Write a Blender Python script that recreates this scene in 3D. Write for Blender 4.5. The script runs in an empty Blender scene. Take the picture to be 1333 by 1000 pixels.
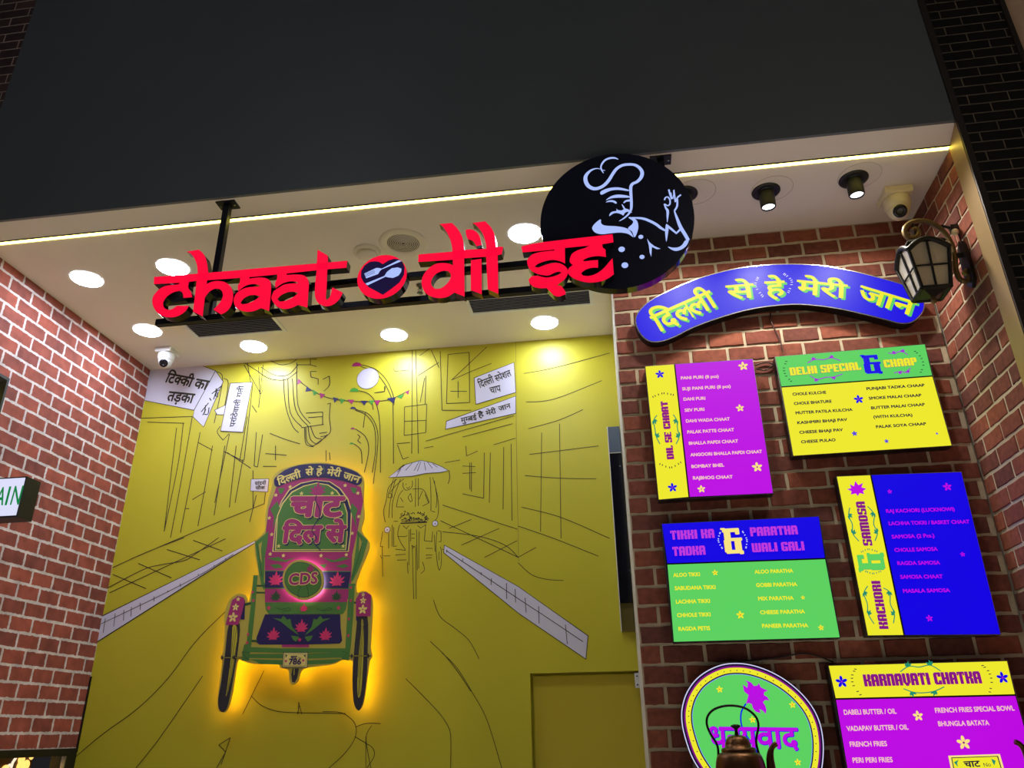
import bpy, bmesh, math, random
from mathutils import Vector, Matrix
from mathutils.geometry import tessellate_polygon

scene = bpy.context.scene
COL = scene.collection
random.seed(7)
FILL_L, FILL_R, BOUNCE_D = 7, 5.5, 42            # watts of the added fill and bounce lamps
DOWN, LED_E, SPOT_E, STRIP, STRIP2 = 95, 9, 24, 22, 24   # downlights, light line, spot beams, strips behind the cut-out and its badge

# ------------------------------------------------------------------ camera
CAM_Z = 1.6
YAW, PITCH, ROLL = -0.13261045, 0.42236943, -0.01604063
FPX = 1012.2176                      # focal length for a 1333 px wide frame
_fwd = Vector((math.sin(YAW) * math.cos(PITCH), math.cos(YAW) * math.cos(PITCH), math.sin(PITCH)))
_r0 = Vector((math.cos(YAW), -math.sin(YAW), 0))
_u0 = _r0.cross(_fwd)
_right = _r0 * math.cos(ROLL) + _u0 * math.sin(ROLL)
_up = _u0 * math.cos(ROLL) - _r0 * math.sin(ROLL)
cam_data = bpy.data.cameras.new('camera')
cam_data.sensor_width = 36.0
cam_data.lens = FPX / 1333.0 * 36.0
cam_data.clip_start = 0.05
cam = bpy.data.objects.new('camera', cam_data)
COL.objects.link(cam)
cam.matrix_world = Matrix(((_right.x, _up.x, -_fwd.x, 0), (_right.y, _up.y, -_fwd.y, 0),
                           (_right.z, _up.z, -_fwd.z, CAM_Z), (0, 0, 0, 1)))
scene.camera = cam

# ------------------------------------------------------------------ world, exposure, fill light
scene.view_settings.view_transform = 'Standard'
scene.view_settings.look = 'None'
scene.view_settings.exposure = 0.0
scene.view_settings.gamma = 1.0
scene.view_settings.use_curve_mapping = False
world = bpy.data.worlds.new('hall_gloom')
world.use_nodes = True
world.node_tree.nodes['Background'].inputs[0].default_value = (0.62, 0.6, 0.66, 1)
world.node_tree.nodes['Background'].inputs[1].default_value = 0.02
scene.world = world

def area_light(name, loc, target, size, energy, color):
    d = bpy.data.lights.new(name, 'AREA')
    d.shape = 'DISK'; d.size = size; d.energy = energy; d.color = color
    o = bpy.data.objects.new(name, d); COL.objects.link(o)
    o.location = loc
    o.rotation_euler = (Vector(target) - Vector(loc)).to_track_quat('-Z', 'Y').to_euler()
    return o
# added fill lamps, high behind the viewer, to brighten the fascia
area_light('added_fill_left', (-2.2, -1.0, 5.6), (-1.2, 3.2, 2.2), 0.8, FILL_L, (0.72, 0.8, 1.0))
area_light('added_fill_right', (1.8, -1.4, 5.6), (0.8, 3.2, 2.0), 0.8, FILL_R, (1.0, 0.9, 0.74))

for _x in (-1.9, 0.2, 2.2):                       # added lamps, lighting the unseen floor so it bounces onto the ceiling
    _o = area_light('floor_bounce_fill', (_x, 0.2, 5.4), (_x, 0.2, 0), 0.5, BOUNCE_D, (1.0, 0.93, 0.85))
    _o.data.spread = math.radians(75)

# ------------------------------------------------------------------ planes of the place (metres)
H_CEIL = 3.8
YB, YR, YL, YF = 4.23, 3.28, 2.784, 2.632     # yellow wall, menu wall, light slot, shop front
XL, XR, XP = -2.946, 1.486, 0.058             # left wall, right wall, corner of the menu wall

def ray(x, y):
    return _right * ((x - 666.5) / FPX) - _up * ((y - 500) / FPX) + _fwd
def on_y(x, y, Y):
    d = ray(x, y); d = d * (Y / d.y); return (d.x, d.z + CAM_Z)
def on_x(x, y, X):
    d = ray(x, y); d = d * (X / d.x); return (d.y, d.z + CAM_Z)
def on_ceiling(x, y, z=H_CEIL):
    d = ray(x, y); d = d * ((z - CAM_Z) / d.z); return (d.x, d.y)

# traced outlines: 'x,y x,y ...' read in an enlargement with origin (ox, oy) and scale s
class Trace:
    def __init__(self, ox, oy, s): self.ox, self.oy, self.s = ox, oy, s
    def __call__(self, txt):
        out = []
        for w in txt.split():
            a, b = w.split(',')
            out.append((self.ox + float(a) / self.s, self.oy + float(b) / self.s))
        return out
    def p(self, a, b): return (self.ox + a / self.s, self.oy + b / self.s)
PX = Trace(0, 0, 1)

# ------------------------------------------------------------------ materials
def lin(c):
    return tuple(((v / 255) / 12.92 if v <= 10 else (((v / 255) + 0.055) / 1.055) ** 2.4) for v in c)
MATS = {}
def matte(name, rgb, rough=0.6, metal=0.0, noise=0.0, scale=30.0, spec=0.5, bump=0.0):
    if name in MATS: return MATS[name]
    m = bpy.data.materials.new(name); m.use_nodes = True
    nt = m.node_tree; b = nt.nodes['Principled BSDF']
    c = lin(rgb)
    b.inputs['Base Color'].default_value = (*c, 1)
    b.inputs['Roughness'].default_value = rough
    b.inputs['Metallic'].default_value = metal
    b.inputs['Specular IOR Level'].default_value = spec
    if noise or bump:
        tc = nt.nodes.new('ShaderNodeTexCoord'); n = nt.nodes.new('ShaderNodeTexNoise')
        n.inputs['Scale'].default_value = scale; n.inputs['Detail'].default_value = 5
        nt.links.new(tc.outputs['Object'], n.inputs['Vector'])
        if noise:
            mx = nt.nodes.new('ShaderNodeMix'); mx.data_type = 'RGBA'
            mx.inputs[6].default_value = (*[v * (1 - noise) for v in c], 1)
            mx.inputs[7].default_value = (*[min(1, v * (1 + noise)) for v in c], 1)
            nt.links.new(n.outputs['Fac'], mx.inputs[0]); nt.links.new(mx.outputs[2], b.inputs['Base Color'])
        if bump:
            bp = nt.nodes.new('ShaderNodeBump'); bp.inputs['Strength'].default_value = bump
            bp.inputs['Distance'].default_value = 0.004
            nt.links.new(n.outputs['Fac'], bp.inputs['Height']); nt.links.new(bp.outputs['Normal'], b.inputs['Normal'])
    MATS[name] = m
    return m
def glow(name, rgb, strength=1.0, base=(0, 0, 0), rough=0.5):
    if name in MATS: return MATS[name]
    m = bpy.data.materials.new(name); m.use_nodes = True
    b = m.node_tree.nodes['Principled BSDF']
    b.inputs['Base Color'].default_value = (*base, 1)
    b.inputs['Roughness'].default_value = rough
    b.inputs['Specular IOR Level'].default_value = 0.25
    b.inputs['Emission Color'].default_value = (*lin(rgb), 1)
    b.inputs['Emission Strength'].default_value = strength
    MATS[name] = m
    return m

def brick_shader(name, axes, pitch, length, mortar, c1, c2, cm, ragged=0.004, rough=0.85, phase=(0, 0), smooth=0.1, bump=0.0, spec=0.3, squash=0.0):
    m = bpy.data.materials.new(name); m.use_nodes = True
    nt = m.node_tree; N = nt.nodes.new; L = nt.links.new; b = nt.nodes['Principled BSDF']
    tc = N('ShaderNodeTexCoord'); sep = N('ShaderNodeSeparateXYZ'); L(tc.outputs['Object'], sep.inputs[0])
    cmb = N('ShaderNodeCombineXYZ')
    for k, ax in enumerate(axes):
        a = N('ShaderNodeMath'); a.operation = 'ADD'; a.inputs[1].default_value = phase[k]
        L(sep.outputs[ax], a.inputs[0]); L(a.outputs[0], cmb.inputs[k])
    nz = N('ShaderNodeTexNoise'); nz.inputs['Scale'].default_value = 55; nz.inputs['Detail'].default_value = 4
    L(tc.outputs['Object'], nz.inputs['Vector'])
    sub = N('ShaderNodeVectorMath'); sub.operation = 'SUBTRACT'; sub.inputs[1].default_value = (0.5, 0.5, 0.5)
    L(nz.outputs['Color'], sub.inputs[0])
    sc_ = N('ShaderNodeVectorMath'); sc_.operation = 'SCALE'; sc_.inputs['Scale'].default_value = ragged * 2
    L(sub.outputs[0], sc_.inputs[0])
    ad = N('ShaderNodeVectorMath'); ad.operation = 'ADD'; L(cmb.outputs[0], ad.inputs[0]); L(sc_.outputs[0], ad.inputs[1])
    bt = N('ShaderNodeTexBrick'); L(ad.outputs[0], bt.inputs['Vector'])
    bt.inputs['Scale'].default_value = 1.0; bt.inputs['Brick Width'].default_value = length
    bt.inputs['Row Height'].default_value = pitch; bt.inputs['Mortar Size'].default_value = mortar
    bt.inputs['Mortar Smooth'].default_value = smooth; bt.inputs['Bias'].default_value = 0.0
    bt.inputs['Color1'].default_value = (*lin(c1), 1); bt.inputs['Color2'].default_value = (*lin(c2), 1)
    bt.inputs['Mortar'].default_value = (*lin(cm), 1)
    n2 = N('ShaderNodeTexNoise'); n2.inputs['Scale'].default_value = 16; n2.inputs['Detail'].default_value = 6
    L(tc.outputs['Object'], n2.inputs['Vector'])
    rp = N('ShaderNodeMapRange'); rp.inputs[1].default_value = 0.3; rp.inputs[2].default_value = 0.72
    rp.inputs[3].default_value = 0.72; rp.inputs[4].default_value = 1.2
    L(n2.outputs['Fac'], rp.inputs[0])
    mu = N('ShaderNodeVectorMath'); mu.operation = 'SCALE'
    L(bt.outputs['Color'], mu.inputs[0]); L(rp.outputs[0], mu.inputs['Scale'])
    L(mu.outputs[0], b.inputs['Base Color'])
    b.inputs['Roughness'].default_value = rough; b.inputs['Specular IOR Level'].default_value = spec
    if bump:
        bp = N('ShaderNodeBump'); bp.inputs['Strength'].default_value = bump; bp.inputs['Distance'].default_value = 0.003
        bp.invert = True
        L(bt.outputs['Fac'], bp.inputs['Height']); L(bp.outputs['Normal'], b.inputs['Normal'])
    MATS[name] = m
    return m

# ------------------------------------------------------------------ object helpers
def link(name, me, parent=None, loc=None):
    o = bpy.data.objects.new(name, me); COL.objects.link(o)
    if loc is not None: o.location = loc
    if parent is not None:
        o.parent = parent
        o.matrix_parent_inverse = Matrix.Translation(-Vector(parent.location))
    return o
def thing(name, label, cat, loc, group=None):
    o = link(name, None, None, loc)
    o.empty_display_size = 0.05
    return tag(o, label, cat, group)
def tag(o, label, cat, group=None):
    o['label'] = label; o['category'] = cat
    if group: o['group'] = group
    return o
def structure(o, label=None):
    o['kind'] = 'structure'
    if label: o['label'] = label
    return o

class MB:
    """collects shapes in world space and links them as ONE mesh object"""
    def __init__(self): self.v, self.f, self.m, self.s, self.mats = [], [], [], [], []
    def mi(self, mat):
        if mat not in self.mats: self.mats.append(mat)
        return self.mats.index(mat)
    def add(self, vs, fs, mat, smooth=False):
        o = len(self.v); k = self.mi(mat)
        self.v += [tuple(v) for v in vs]
        for f in fs:
            self.f.append([i + o for i in f]); self.m.append(k); self.s.append(smooth)
        return self
    def box(self, a, b, mat):
        (x0, y0, z0), (x1, y1, z1) = a, b
        vs = [(x0, y0, z0), (x1, y0, z0), (x1, y1, z0), (x0, y1, z0), (x0, y0, z1), (x1, y0, z1), (x1, y1, z1), (x0, y1, z1)]
        return self.add(vs, [(0, 3, 2, 1), (4, 5, 6, 7), (0, 1, 5, 4), (1, 2, 6, 5), (2, 3, 7, 6), (3, 0, 4, 7)], mat)
    def obox(self, c, size, rot, mat):
        x, y, z = [s / 2 for s in size]
        vs = [rot @ Vector(p) + Vector(c) for p in [(-x, -y, -z), (x, -y, -z), (x, y, -z), (-x, y, -z), (-x, -y, z), (x, -y, z), (x, y, z), (-x, y, z)]]
        return self.add(vs, [(0, 3, 2, 1), (4, 5, 6, 7), (0, 1, 5, 4), (1, 2, 6, 5), (2, 3, 7, 6), (3, 0, 4, 7)], mat)
    def lathe(self, prof, origin, mat, n=32, axis='Z', smooth=True, cap=True):
        """prof: list of (radius, height) along the axis"""
        O = Vector(origin); vs, fs = [], []
        if isinstance(axis, str): ax = {'X': Vector((1, 0, 0)), 'Y': Vector((0, 1, 0)), 'Z': Vector((0, 0, 1))}[axis]
        else: ax = Vector(axis).normalized()
        q = Vector((0, 0, 1)).rotation_difference(ax)
        for r, h in prof:
            for i in range(n):
                a = 2 * math.pi * i / n
                vs.append(O + q @ Vector((r * math.cos(a), r * math.sin(a), h)))
        for j in range(len(prof) - 1):
            for i in range(n):
                fs.append((j * n + i, j * n + (i + 1) % n, (j + 1) * n + (i + 1) % n, (j + 1) * n + i))
        self.add(vs, fs, mat, smooth)
        if cap:
            self.add(vs[:n], [tuple(range(n))[::-1]], mat); self.add(vs[-n:], [tuple(range(n))], mat)
        return self
    def tube(self, pts, rad, mat, n=8, closed=False, flat=None):
        pts = [Vector(p) for p in pts]; N = len(pts); vs, fs = [], []
        rad = rad if isinstance(rad, (list, tuple)) else [rad] * N
        up = None
        for i, p in enumerate(pts):
            t = (pts[(i + 1) % N] - pts[i - 1]) if closed else (pts[min(i + 1, N - 1)] - pts[max(i - 1, 0)])
            t.normalize()
            if up is None: up = t.orthogonal().normalized()
            up = (up - t * up.dot(t)).normalized(); w = t.cross(up)
            for k in range(n):
                a = 2 * math.pi * k / n
                vs.append(p + (up * math.cos(a) + w * math.sin(a)) * rad[i])
        for i in range(N if closed else N - 1):
            for k in range(n):
                j = (i + 1) % N
                fs.append((i * n + k, i * n + (k + 1) % n, j * n + (k + 1) % n, j * n + k))
        self.add(vs, fs, mat, True)
        if not closed:
            self.add(vs[:n], [tuple(range(n))[::-1]], mat); self.add(vs[-n:], [tuple(range(n))], mat)
        return self
    def build(self, name, parent=None, loc=None):
        me = bpy.data.meshes.new(name)
        if loc is None and self.v:
            xs, ys, zs = zip(*self.v)
            loc = ((min(xs) + max(xs)) / 2, (min(ys) + max(ys)) / 2, (min(zs) + max(zs)) / 2)
        L = Vector(loc) if loc is not None else Vector((0, 0, 0))
        me.from_pydata([Vector(v) - L for v in self.v], [], self.f)
        for m in self.mats: me.materials.append(m)
        me.polygons.foreach_set('material_index', self.m)
        me.polygons.foreach_set('use_smooth', self.s)
        me.update()
        return link(name, me, parent, L)

def smooth_path(pts, n=6, closed=False):
    P = [Vector(p) for p in pts]; N = len(P)
    if N < 3: return P
    out = []
    for i in range(N if closed else N - 1):
        if closed: p0, p1, p2, p3 = P[i - 1], P[i], P[(i + 1) % N], P[(i + 2) % N]
        else: p0, p1, p2, p3 = P[max(i - 1, 0)], P[i], P[i + 1], P[min(i + 2, N - 1)]
        for k in range(n):
            t = k / n
            out.append(0.5 * ((2 * p1) + (p2 - p0) * t + (2 * p0 - 5 * p1 + 4 * p2 - p3) * t * t + (3 * p1 - p0 - 3 * p2 + p3) * t ** 3))
    if not closed: out.append(P[-1])
    return out

def smooth_loop(loop, n=4, sharp=.72):
    """rounds a traced outline but keeps its sharp corners"""
    N = len(loop); P = [Vector((*p, 0)) for p in loop]; C = []
    for i in range(N):
        a, b = P[i] - P[i - 1], P[(i + 1) % N] - P[i]
        if a.length and b.length and a.angle(b) > sharp: C.append(i)
    if len(C) < 2: return [(v.x, v.y) for v in smooth_path(P, n, True)]
    out = []
    for k, c in enumerate(C):
        e = C[(k + 1) % len(C)]; run = []; i = c
        while True:
            run.append(P[i])
            if i == e and len(run) > 1: break
            i = (i + 1) % N
        out += [(v.x, v.y) for v in smooth_path(run, n)][:-1]
    return out

def tess(loops):
    flat = [p for l in loops for p in l]
    tris = tessellate_polygon([[Vector((p[0], p[1], 0)) for p in l] for l in loops])
    return flat, [tuple(t) for t in tris]

LAYER = 0.0006
STEP = 8e-6          # keeps overlapping inks of one layer apart
class Print(MB):
    """flat artwork on a plane Y = const facing the walkway; outlines come in (X, Z)"""
    def __init__(self, Y): super().__init__(); self.Y = Y; self.k = 0
    def xz(self, p): return on_y(p[0], p[1], self.Y)
    def faces2d(self, vs, fs, mat, layer, sub=None):
        if sub is None: sub = self.k; self.k += 1
        y = self.Y - layer * LAYER - (sub % 64) * STEP
        out = []
        for f in fs:
            a, b, c = [vs[i] for i in f[:3]]
            if (b[0] - a[0]) * (c[1] - a[1]) - (b[1] - a[1]) * (c[0] - a[0]) < 0: f = tuple(reversed(f))
            out.append(f)
        self.add([(v[0], y, v[1]) for v in vs], out, mat)
    def poly(self, px, mat, layer=1, holes=(), smooth=0):
        loops = []
        for l in [px, *holes]:
            q = [self.xz(p) for p in l]
            if smooth: q = [(v.x, v.y) for v in smooth_path([(a, b, 0) for a, b in q], smooth, True)]
            loops.append(q)
        self.faces2d(*tess(loops), mat, layer)
        return self
    def poly_w(self, q, mat, layer=1):
        self.faces2d(*tess([q]), mat, layer); return self
    def stroke(self, px, w, mat, layer=1, smooth=5, closed=False):
        """ribbon along a pixel path; w = width (or list of widths) in pixels"""
        k = on_scale(px[0], self.Y)
        q = [Vector((*self.xz(p), 0)) for p in px]
        ws = w if isinstance(w, (list, tuple)) else [w] * len(px)
        r = [Vector((0, 0, x * k / 2)) for x in ws]
        if smooth and len(q) > 2:
            q2 = smooth_path(q, smooth, closed); r = smooth_path(r, smooth, closed); q = q2
        n = len(q); vs, fs = [], []
        for i, p in enumerate(q):
            t = (q[(i + 1) % n] - q[i - 1]) if closed else (q[min(i + 1, n - 1)] - q[max(i - 1, 0)])
            if t.length < 1e-9: t = Vector((1, 0, 0))
            t.normalize(); nn = Vector((-t.y, t.x, 0)) * max(r[i].z, 0.0002)
            vs += [(p.x + nn.x, p.y + nn.y), (p.x - nn.x, p.y - nn.y)]
        for i in range(n if closed else n - 1):
            j = (i + 1) % n; fs.append((2 * i, 2 * i + 1, 2 * j + 1, 2 * j))
        self.faces2d(vs, fs, mat, layer)
        return self
    def disc(self, c, r, mat, layer=1, n=24):
        k = on_scale(c, self.Y); x, z = self.xz(c)
        return self.poly_w([(x + r * k * math.cos(2 * math.pi * i / n), z + r * k * math.sin(2 * math.pi * i / n)) for i in range(n)], mat, layer)
    def flower(self, c, r, mat, layer=1, eye=None, rot=0.3, n=5):
        k = on_scale(c, self.Y) * r; x, z = self.xz(c)
        for i in range(n):
            a = rot + 2 * math.pi * i / n
            q = []
            for (d, o) in ((0, -.05), (.45, -.26), (.8, -.2), (1.0, 0), (.8, .2), (.45, .26), (0, .05)):
                q.append((x + k * (d * math.cos(a) - o * math.sin(a)), z + k * (d * math.sin(a) + o * math.cos(a))))
            self.poly_w(q, mat, layer)
        if eye: self.poly_w([(x + .16 * k * math.cos(t * .7), z + .16 * k * math.sin(t * .7)) for t in range(9)], eye, layer + 1)
        return self
    def lotus(self, c, r, mat, layer=1, tilt=0.0):
        k = on_scale(c, self.Y) * r; x, z = self.xz(c)
        z -= .35 * k * math.cos(tilt); x += .35 * k * math.sin(tilt)
        for deg, ln, wd in ((-84, 1.05, .15), (84, 1.05, .15), (-54, 1.2, .17), (54, 1.2, .17), (-27, 1.1, .18), (27, 1.1, .18), (0, 1.45, .22), (-120, .75, .14), (120, .75, .14), (158, .4, .14), (-158, .4, .14)):
            a = math.radians(90 - deg) + tilt
            q = []
            for (d, o) in ((-.1, 0), (.2, -.8), (.55, -1), (.82, -.5), (1.0, 0), (.82, .5), (.55, 1), (.2, .8)):
                q.append((x + k * (d * ln * math.cos(a) - o * wd * math.sin(a)), z + k * (d * ln * math.sin(a) + o * wd * math.cos(a))))
            self.poly_w(q, mat, layer)
        return self
    def ticks(self, px, n, ln, mat, layer=1, centre=None, w=1.1):
        q = smooth_path([(a, b, 0) for a, b in px], 10)
        cx = centre or (sum(p[0] for p in px) / len(px), sum(p[1] for p in px) / len(px))
        for i in range(n):
            p = q[round(i * (len(q) - 1) / (n - 1))]
            d = Vector((p.x - cx[0], p.y - cx[1], 0))
            d = d.normalized() * ln / 2
            self.stroke([(p.x - d.x, p.y - d.y), (p.x + d.x, p.y + d.y)], w, mat, layer, 0)
        return self
    def sprig(self, px, mat, layer=1, size=5.0, side=1, w=1.3):
        """thin curved twig with a three-lobed leaf near each end"""
        q = smooth_path([(a, b, 0) for a, b in px], 8)
        self.stroke([(p.x, p.y) for p in q], w, mat, layer, 0)
        for f in (0.2, 0.8):
            i = int(f * (len(q) - 1)); p = q[i]; t = (q[i + 1] - q[i - 1]).normalized() if 0 < i < len(q) - 1 else Vector((1, 0, 0))
            if f > 0.5: t = -t
            s = side if f < 0.5 else -side
            nrm = Vector((t.y, -t.x, 0)) * s
            for a, l in ((0.15, 1.0), (0.75, .95), (1.35, .7)):
                d = t * math.cos(a) + nrm * math.sin(a); o = Vector((-d.y, d.x, 0))
                L = size * l
                self.poly([(p.x, p.y), (p.x + d.x * L * .5 + o.x * L * .2, p.y + d.y * L * .5 + o.y * L * .2), (p.x + d.x * L, p.y + d.y * L),
                           (p.x + d.x * L * .5 - o.x * L * .2, p.y + d.y * L * .5 - o.y * L * .2)], mat, layer)
        return self
    def text(self, body, p0, p1, h, mat, layer=1, bold=0.0, kind='text', shift=(0, 0)):
        """body set on the pixel baseline p0-p1, h = capital (or headline) height in pixels"""
        vs, fs, w, cap = GLYPHS[kind](body, bold)
        k = on_scale(p0, self.Y)
        a = Vector(self.xz(p0)); b = Vector(self.xz(p1)); ux = (b - a).normalized(); uy = Vector((-ux.y, ux.x))
        a = a + Vector((shift[0] * k, -shift[1] * k))
        sx = (Vector(self.xz(p1)) - Vector(self.xz(p0))).length / w
        sy = h * k / cap
        if kind != 'display' and bold:
            d = bold; dirs = [(0, 0), (d, 0), (-d, 0), (0, d), (0, -d), (d * .7, d * .7), (-d * .7, d * .7), (d * .7, -d * .7), (-d * .7, -d * .7)]
        else: dirs = [(0, 0)]
        groups = islands(len(vs), fs)
        for i, (dx, dy) in enumerate(dirs):
            for j, (idx, gf) in enumerate(groups):
                self.faces2d([tuple(a + ux * ((vs[q][0] + dx) * sx) + uy * ((vs[q][1] + dy) * sy)) for q in idx], gf, mat, layer, i * 7 + j % 7)
        return self

def islands(n, fs):
    par = list(range(n))
    def find(i):
        while par[i] != i: par[i] = par[par[i]]; i = par[i]
        return i
    for f in fs:
        for q in f[1:]: par[find(f[0])] = find(q)
    g = {}
    for f in fs: g.setdefault(find(f[0]), []).append(f)
    out = []
    for k in g:
        idx = sorted({q for f in g[k] for q in f}); mp = {q: i for i, q in enumerate(idx)}
        out.append((idx, [tuple(mp[q] for q in f) for f in g[k]]))
    return out

def on_scale(p, Y):
    """metres per pixel across the plane Y at a pixel"""
    a = on_y(p[0] - 2, p[1], Y); b = on_y(p[0] + 2, p[1], Y)
    return math.hypot(a[0] - b[0], a[1] - b[1]) / 4

def prism(mb, loops, yf, yb, front, side, back=None):
    """solid letter or plate: loops in (X, Z), first outer then holes"""
    flat, tris = tess(loops)
    fr = []
    for t in tris:
        a, b, c = [flat[i] for i in t]
        if (b[0] - a[0]) * (c[1] - a[1]) - (b[1] - a[1]) * (c[0] - a[0]) < 0: t = tuple(reversed(t))
        fr.append(t)
    mb.add([(p[0], yf, p[1]) for p in flat], fr, front)
    mb.add([(p[0], yb, p[1]) for p in flat], [tuple(reversed(t)) for t in fr], back or side)
    for l in loops:
        n = len(l)
        vs = [(p[0], yf, p[1]) for p in l] + [(p[0], yb, p[1]) for p in l]
        ar = sum(l[i][0] * l[(i + 1) % n][1] - l[(i + 1) % n][0] * l[i][1] for i in range(n))
        fs = [(i, i + n, (i + 1) % n + n, (i + 1) % n) for i in range(n)]
        if (ar < 0) == (l is loops[0]): fs = [tuple(reversed(f)) for f in fs]
        mb.add(vs, fs, side)
    return mb

# ------------------------------------------------------------------ lettering
_tcache = {}
def font_mesh(body, bold=0.0):
    key = (body, bold)
    if key not in _tcache:
        cu = bpy.data.curves.new('lettering', 'FONT'); cu.body = body; cu.offset = bold; cu.resolution_u = 3
        o = bpy.data.objects.new('lettering', cu); COL.objects.link(o)
        bpy.context.view_layer.update()
        me = o.to_mesh()
        _tcache[key] = ([(v.co.x, v.co.y) for v in me.vertices], [tuple(p.vertices) for p in me.polygons])
        o.to_mesh_clear(); bpy.data.objects.remove(o); bpy.data.curves.remove(cu)
    return _tcache[key]
def latin(body, bold=0.0):
    vs, fs = font_mesh(body)
    x0 = min(v[0] for v in vs); x1 = max(v[0] for v in vs)
    return [(x - x0, y) for x, y in vs], fs, x1 - x0, max(v[1] for v in font_mesh('H')[0])
def clip_x(vs, fs, xm):
    bm = bmesh.new(); bv = [bm.verts.new((x, y, 0)) for x, y in vs]
    for f in fs:
        try: bm.faces.new([bv[i] for i in f])
        except ValueError: pass
    bmesh.ops.bisect_plane(bm, geom=bm.verts[:] + bm.edges[:] + bm.faces[:], plane_co=(xm, 0, 0), plane_no=(1, 0, 0), clear_outer=True)
    bm.verts.index_update()
    r = [(v.co.x, v.co.y) for v in bm.verts], [tuple(v.index for v in f.verts) for f in bm.faces]
    bm.free(); return r
HALF = {'ल': .165, 'स': .165, 'म': .165, 'न': .165, 'क': .215}
def deva(body, bold=0.0):
    """Devanagari in written order; a consonant followed by ~ loses its bar (half form)"""
    runs, cur = [], ''
    i = 0
    while i < len(body):
        if i + 1 < len(body) and body[i + 1] == '~':
            if cur: runs.append((cur, False))
            runs.append((body[i], True)); cur = ''; i += 2
        else: cur += body[i]; i += 1
    if cur: runs.append((cur, False))
    V, F, x = [], [], 0.0
    for t, half in runs:
        vs, fs = font_mesh(t)
        if half:
            xm = max(v[0] for v in vs) - HALF[t]; vs, fs = clip_x(vs, fs, xm); adv = xm
        else:
            adv = max(v[0] for v in vs) - 0.02
        o = len(V)
        V += [(a + x, b) for a, b in vs]; F += [tuple(k + o for k in f) for f in fs]; x += adv
    x0 = min(v[0] for v in V); x1 = max(v[0] for v in V)
    return [(a - x0, b) for a, b in V], F, x1 - x0, max(v[1] for v in font_mesh('ल')[0])

# heavy condensed display capitals, drawn as bars on a 10-high grid
_D = {
 'A': (6.2, '0,0,2.5,9 3.7,0,6.2,9 .6,7.8,5.6,10 2.4,3.6,3.8,5.2'), 'B': (6.2, '0,0,2.5,10 2.4,8.4,5.4,10 3.7,5.4,6,9.4 2.4,4.4,5.4,5.8 3.7,.6,6.2,4.8 2.4,0,5.6,1.6'),
 'C': (6.0, '0,.8,2.5,9.2 .8,8.3,6,10 3.6,6.4,6,9.6 .8,0,6,1.7 3.6,.4,6,3.4'), 'D': (6.2, '0,0,2.5,10 3.7,.9,6.2,9.1 2.4,8.3,5.4,10 2.4,0,5.4,1.7'),
 'E': (5.4, '0,0,2.5,10 2.4,8.3,5.4,10 2.4,4.3,4.6,5.8 2.4,0,5.4,1.7 4.4,7.3,5.4,9'), 'G': (6.2, '0,.8,2.5,9.2 .8,8.3,6,10 3.7,6.6,6.2,9.6 .8,0,6,1.7 3.7,.4,6.2,4.8 3,3.6,6.2,5'),
 'H': (6.2, '0,0,2.5,10 3.7,0,6.2,10 2.4,4.2,3.8,5.8'), 'I': (2.8, '.1,0,2.7,10 -.3,4.6,3.1,5.4'), 'K': (6.2, '0,0,2.5,10 3.7,5.6,6.2,10 3.7,0,6.2,4.6 2.4,4.2,5.2,5.9'),
 'L': (5.2, '0,0,2.5,10 2.4,0,5.2,1.7 4.2,1.5,5.2,3'), 'M': (9.0, '0,0,2.4,9.6 3.3,0,5.7,9.6 6.6,0,9,9.6 0,8.2,8.6,10'), 'N': (6.2, '0,0,2.5,10 3.7,0,6.2,9.2 2.4,8,5.8,10'),
 'O': (6.2, '0,.8,2.5,9.2 3.7,.8,6.2,9.2 .8,8.3,5.4,10 .8,0,5.4,1.7'), 'P': (6.0, '0,0,2.5,10 3.5,4.6,6,9.4 2.4,8.4,5.4,10 2.4,4,5.4,5.5'),
 'R': (6.2, '0,0,2.5,10 3.6,5.4,6.1,9.4 2.4,8.4,5.4,10 2.4,4.4,5.4,5.9 3.7,0,6.2,4.8'), 'S': (6.0, '0,5,2.4,9.2 .6,8.3,6,10 3.6,.8,6,5.4 0,0,5.4,1.7 .4,4.4,5.6,5.9 4.2,7,6,9 0,.6,1.8,3'),
 'T': (6.0, '1.8,0,4.2,10 0,8.3,6,10 0,7,1,9 5,7,6,9'), 'U': (6.2, '0,.8,2.5,10 3.7,.8,6.2,10 .8,0,5.4,1.7'), 'V': (6.2, '0,2,2.5,10 3.7,2,6.2,10 1,.8,5.2,2.4 1.9,-.4,4.3,1.4'),
 'W': (9.0, '0,.6,2.4,10 3.3,.6,5.7,10 6.6,.6,9,10 .6,0,8.4,1.8'), ' ': (2.6, ''),
}
_AMP = '.6,5.4,3.2,9.8 0,8.6,7,10.2 5.6,7.5,7.2,10.2 2.4,4.9,8,6.2 .2,.4,3,5.5 4.8,.2,7.4,6 .8,-.2,7,1.3 6.4,-.6,8,.9 -.7,9.7,1.2,10.5'
_D['&'] = (8.0, _AMP)
def display(body, bold=0.0):
    V, F, x = [], [], 0.0
    for ch in body:
        w, bars = _D[ch]
        for r in bars.split():
            a, b, c, d = [float(t) for t in r.split(',')]
            a -= bold; c += bold; e = .28; o = len(V)
            V += [(x + t[0], t[1]) for t in ((a + e, b), (c - e, b), (c, b + e), (c, d - e), (c - e, d), (a + e, d), (a, d - e), (a, b + e))]
            F.append(tuple(range(o, o + 8)))
        x += w + .7
    return V, F, x - .7, 10.0
GLYPHS = {'text': latin, 'deva': deva, 'display': display}

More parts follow.
